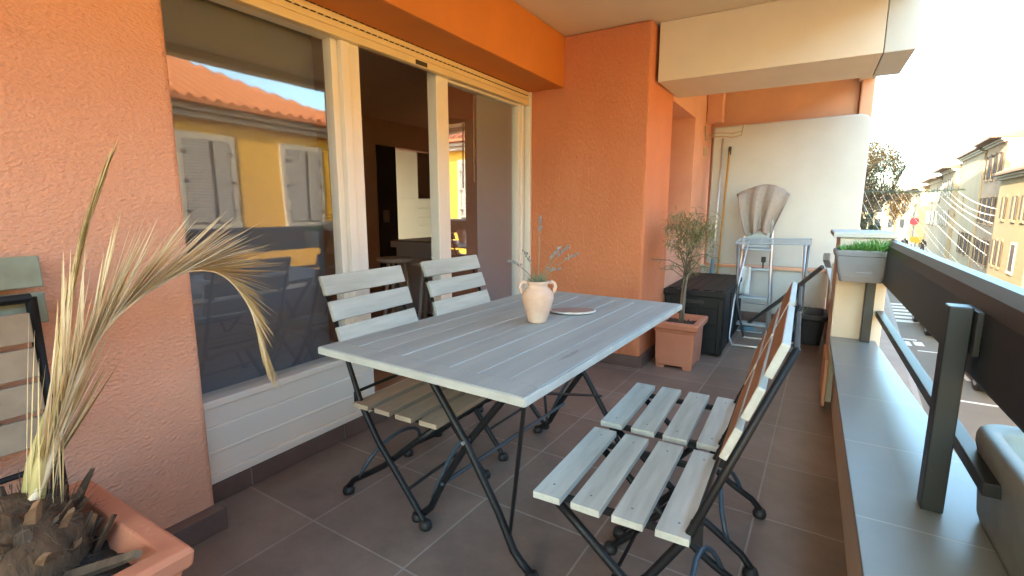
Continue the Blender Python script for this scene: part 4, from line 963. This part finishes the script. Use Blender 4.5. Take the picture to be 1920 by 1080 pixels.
# ---------------------------------------------------------------- street trees
def bare_tree(x, y, top, rad, label, leafm, nleaf, seed):
    rg = random.Random(seed); t = empty('street_tree', (x, y, GZ), label, 'tree')
    tr = MB(); tw_ = MB(); lf = MB(); H_ = top-GZ
    tr.tube([(x,y,GZ),(x+.1,y,GZ+H_*.2),(x,y+.1,GZ+H_*.42)], [.28,.22,.17], 8)
    ends = []
    def grow(p, d, L, r_, lvl):
        q = p + d*L; mid = p.lerp(q,.5)+Vector((rg.uniform(-.1,.1),rg.uniform(-.1,.1),0))*L*.4
        (tr if lvl < 2 else tw_).tube([p,mid,q], [r_,r_*.8,r_*.55], 5 if lvl < 2 else 3)
        if lvl == 4: ends.append(q); return
        for k in range(3 if lvl else 4):
            dd = (d + Vector((rg.uniform(-1,1),rg.uniform(-1,1),rg.uniform(-.35,.8)))*.75).normalized(); grow(q, dd, L*rg.uniform(.6,.82), r_*.6, lvl+1)
    for k in range(6):
        a = k*1.05+rg.uniform(-.3,.3); grow(Vector((x,y,GZ+H_*rg.uniform(.28,.42))), Vector((math.cos(a)*rad/5,math.sin(a)*rad/5,rg.uniform(.45,1))).normalized(), H_*.20, .10, 0)
    tr.build('trunk', M['bark'], t, smooth=True); tw_.build('twigs', M['twig'], t)
    zc = top-rad*1.25
    for k in range(nleaf):
        while True:
            v = Vector((rg.uniform(-1,1),rg.uniform(-1,1),rg.uniform(-1,1)))
            if v.length < 1 and math.sin(v.x*5+seed)+math.sin(v.y*6)+math.sin(v.z*5+2*seed) > -.7: break
        c = Vector((x+v.x*rad*.8, y+v.y*rad*.8, zc+v.z*rad*1.25))
        lf.leaf(c, (rg.uniform(-1,1),rg.uniform(-1,1),rg.uniform(-1,.5)), rg.uniform(.16,.34), .14, 0, seg=2)
    lf.build('crown', leafm, t)
bare_tree(5.2, 62, 8.3, 2.7, 'tall half bare street tree with warm golden twigs beside the partition', M['dryleaf'], 7500, 3)
bare_tree(4.2, 55, 4.2, 1.7, 'smaller bare street tree in front of the golden one', M['dryleaf'], 900, 5)
bare_tree(9.0, 78, 4.0, 1.7, 'distant golden tree low behind the garland', M['dryleaf'], 2500, 9)
def bush(x, y, top, r_, label, seed):
    rg = random.Random(seed); t = empty('evergreen_tree', (x,y,GZ), label, 'tree'); b = MB(); b.tube([(x,y,GZ),(x,y,GZ+(top-GZ)*.7)], [.14,.06], 6); b.build('trunk', M['bark'], t)
    b = MB()
    for k in range(2600):
        h = rg.random()**.8; rr = r_*(1-.55*h)*rg.random()**.4*(1+.25*math.sin(7*h+seed)); a = rg.uniform(0,6.28)
        b.leaf((x+rr*math.cos(a), y+rr*math.sin(a), GZ+.9+(top-GZ-.9)*h), (math.cos(a)+rg.uniform(-.6,.6),math.sin(a)+rg.uniform(-.6,.6),rg.uniform(-.4,.8)), rg.uniform(.18,.34), .12, 0, seg=1)
    b.build('crown', M['darkleaf'], t)
bush(3.3, 42, .75, 1.0, 'dark evergreen shrub tree just right of the partition edge', 2)
bush(4.6, 50, -.3, .9, 'small dark evergreen behind the planter box', 4)

# ---------------------------------------------------------------- festive strings over the street
gl = empty('street_garland', (4.5, 35, 2.0), 'green garland cable stretched across the street carrying the light strings', 'garland')
b = MB(); pts = [(1.9+i*.28, 35.02, 2.13-.12*math.sin(math.pi*i/18)) for i in range(19)]; b.tube(pts, .02, 5); b.build('cable', M['dark_metal'], gl)
b = MB()
for k in range(1200):
    i = rnd.random()*17.9; j = int(i); p = Vector(pts[j]).lerp(Vector(pts[j+1]), i-j); b.leaf(p+Vector((0,0,rnd.uniform(-.06,.04))), (rnd.uniform(-1,1),rnd.uniform(-1,1),rnd.uniform(-1,.6)), rnd.uniform(.08,.16), .06, 0, seg=1)
b.build('foliage', M['garland'], gl)
far_ends = [(2.19, 35.0, 2.1), (2.56, 35.0, 2.09), (2.92, 35.0, 2.08), (3.27, 35.0, 2.08), (3.63, 35.0, 1.98), (3.98, 35.0, 1.98), (4.32, 35.0, 1.98), (4.66, 35.0, 1.97), (5.0, 35.0, 1.97), (5.33, 35.0, 1.96), (5.64, 35.0, 2.04), (5.96, 35.0, 2.04), (6.28, 35.0, 2.03), (6.6, 35.0, 2.03)]
near_ends = [(3.15, 27.0, -0.51), (3.51, 27.0, -0.8), (3.94, 27.0, -1.05), (4.49, 27.0, -1.27), (5.09, 27.0, -1.46), (5.64, 27.0, -1.69), (6.09, 27.0, -1.84), (6.19, 27.0, -1.32), (6.26, 27.0, -0.77), (6.29, 27.0, -0.34), (6.3, 27.0, 0.09), (6.3, 27.0, 0.52), (6.31, 27.0, 0.84), (6.32, 27.0, 1.11)]
for i in range(14):
    p0, p1 = Vector(far_ends[i]), Vector(near_ends[i]); pts = []
    for k in range(25):
        t = k/24; p = p0.lerp(p1,t); p.z -= (.20+.07*math.sin(i*2.3))*4*t*(1-t); p.x += .05*math.sin(i*5.1)*(1-t); pts.append(p)
    b = MB(); b.tube(pts, .005, 4)
    for k in range(40):
        x = (k+.5)/40*24; j = int(x); p = Vector(pts[j]).lerp(Vector(pts[j+1]), x-j); b.box(p.x-.011,p.x+.011,p.y-.011,p.y+.011,p.z-.026,p.z-.002)
    tag(b.build('light_string', M['bulb']), 'thin string of small white bulbs sagging from the green garland over the street', 'light string', 'light strings hanging over the street')

# ---------------------------------------------------------------- street signs, people, cars
def sign(x, y, z, r_, m, lab, rect=False):
    s_ = empty('street_sign', (x,y,GZ), lab, 'sign'); b = MB(); b.tube([(x,y+.03,GZ),(x,y+.03,z)], .05, 6); b.build('post', M['dark_metal'], s_)
    b = MB()
    if rect: b.box(x-r_,x+r_,y-.05,y,z-r_*.6,z+r_*.6)
    else: b.prism([(r_*math.cos(2*math.pi*k/16), r_*math.sin(2*math.pi*k/16)) for k in range(16)], (x,y,z), (1,0,0), (0,0,1), (0,-.06,0))
    b.build('panel', m, s_, bevel=.02)
sign(8.75, 62, -.15, .36, M['red'], 'round red street sign far down the street')
sign(8.45, 58, -1.75, .42, M['sign_yellow'], 'orange sign board below the red sign', True)
def person(x, y, m, lab, s_=1.0):
    me = bpy.data.meshes.new('person'); hh = 1.72*s_; z = GZ+.02
    V = [(0,0,.92),(0,0,1.15),(0,0,1.42),(0,0,1.52),(0,-.02,1.66),(-.20,0,1.40),(-.25,.03,1.12),(-.23,-.08,.88),(.20,0,1.40),(.26,.02,1.12),(.24,-.06,.88),(-.09,0,.88),(-.10,-.06,.48),(-.10,.02,.06),(-.10,-.12,.03),(.09,0,.88),(.11,.10,.48),(.11,.16,.06),(.11,.03,.03)]
    E = [(0,1),(1,2),(2,3),(3,4),(2,5),(5,6),(6,7),(2,8),(8,9),(9,10),(0,11),(11,12),(12,13),(13,14),(0,15),(15,16),(16,17),(17,18)]
    rr = [.15,.15,.16,.06,.10,.075,.055,.045,.075,.055,.045,.09,.07,.05,.04,.09,.07,.05,.04]
    me.from_pydata([Vector(v)*s_ for v in V], E, []); me.materials.append(m); o = bpy.data.objects.new('person', me); COL.objects.link(o); o.location = (x,y,z)
    sk = o.modifiers.new('skin','SKIN'); ss = o.modifiers.new('sub','SUBSURF'); ss.levels = 1; ss.render_levels = 1
    for i, v in enumerate(me.skin_vertices[0].data): v.radius = (rr[i]*s_, rr[i]*s_*.85); v.use_root = (i == 0)
    tag(o, lab, 'person'); return o
person(8.0, 60.5, M['car_dark'], 'pedestrian in dark clothes far down the street, left of the orange sign')
person(9.15, 59, M['shutter_brown'], 'pedestrian in brown clothes far down the street, right of the orange sign')

def car(x, y, rz, m, lab):
    c = empty('parked_car', (x,y,GZ), lab, 'car', 'cars parked in the street', rz)
    # side profile (length along local Y, height z); cabin narrower than body
    b = MB(); prof = [(-2.0,.30),(-2.05,.55),(-1.95,.78),(-1.0,.90),(1.35,.94),(1.95,.88),(2.08,.62),(2.02,.30)]
    rows = []
    secs = [(-.84,.93),(-.86,1.0),(.86,1.0),(.84,.93)]
    b.prism(prof, (-.82,0,0), (0,1,0), (0,0,1), (1.64,0,0)); body = b.build('body', m, c, world=False, bevel=.07, seg=3)
    b = MB(); lo = [(-.74,-.95,.90),(.74,-.95,.90),(.74,1.75,.93),(-.74,1.75,.93)]; hi = [(-.58,-.25,1.40),(.58,-.25,1.40),(.58,1.25,1.42),(-.58,1.25,1.42)]
    b.add([Vector(v) for v in lo+hi], [(0,1,5,4),(1,2,6,5),(2,3,7,6),(3,0,4,7),(4,5,6,7)]); b.build('windows', M['carglass'], c, world=False, bevel=.03)
    b = MB(); b.box(-.57,.57,-.22,1.24,1.412,1.45); b.build('roof', m, c, world=False, bevel=.015)
    for sx in (-1,1):
        for yy in (-1.25,1.25):
            w_ = MB(); w_.tube([(sx*.70,yy,.31),(sx*.86,yy,.31)], .31, 18); wo = w_.build('wheel', M['rubber'], c, world=False)
            w_ = MB(); w_.tube([(sx*.855,yy,.31),(sx*.872,yy,.31)], .19, 14); w_.build('rim', M['alu'], wo, world=False)
        b = MB(); b.blob((sx*.62,-1.99,.66), (.16,.07,.08)); b.build('headlight', M['lamp'], c, world=False, smooth=True)
        b = MB(); b.blob((sx*.66,2.03,.72), (.13,.05,.09)); b.build('tail_light', M['red'], c, world=False, smooth=True)
    return c
car(4.75, 23.7, R(0), M['car_dark'], 'dark car parked beyond the crosswalk end, half hidden by the rail')
car(4.75, 17.4, R(0), M['car_grey'], 'grey car parked nearer, glimpsed between rail and post')
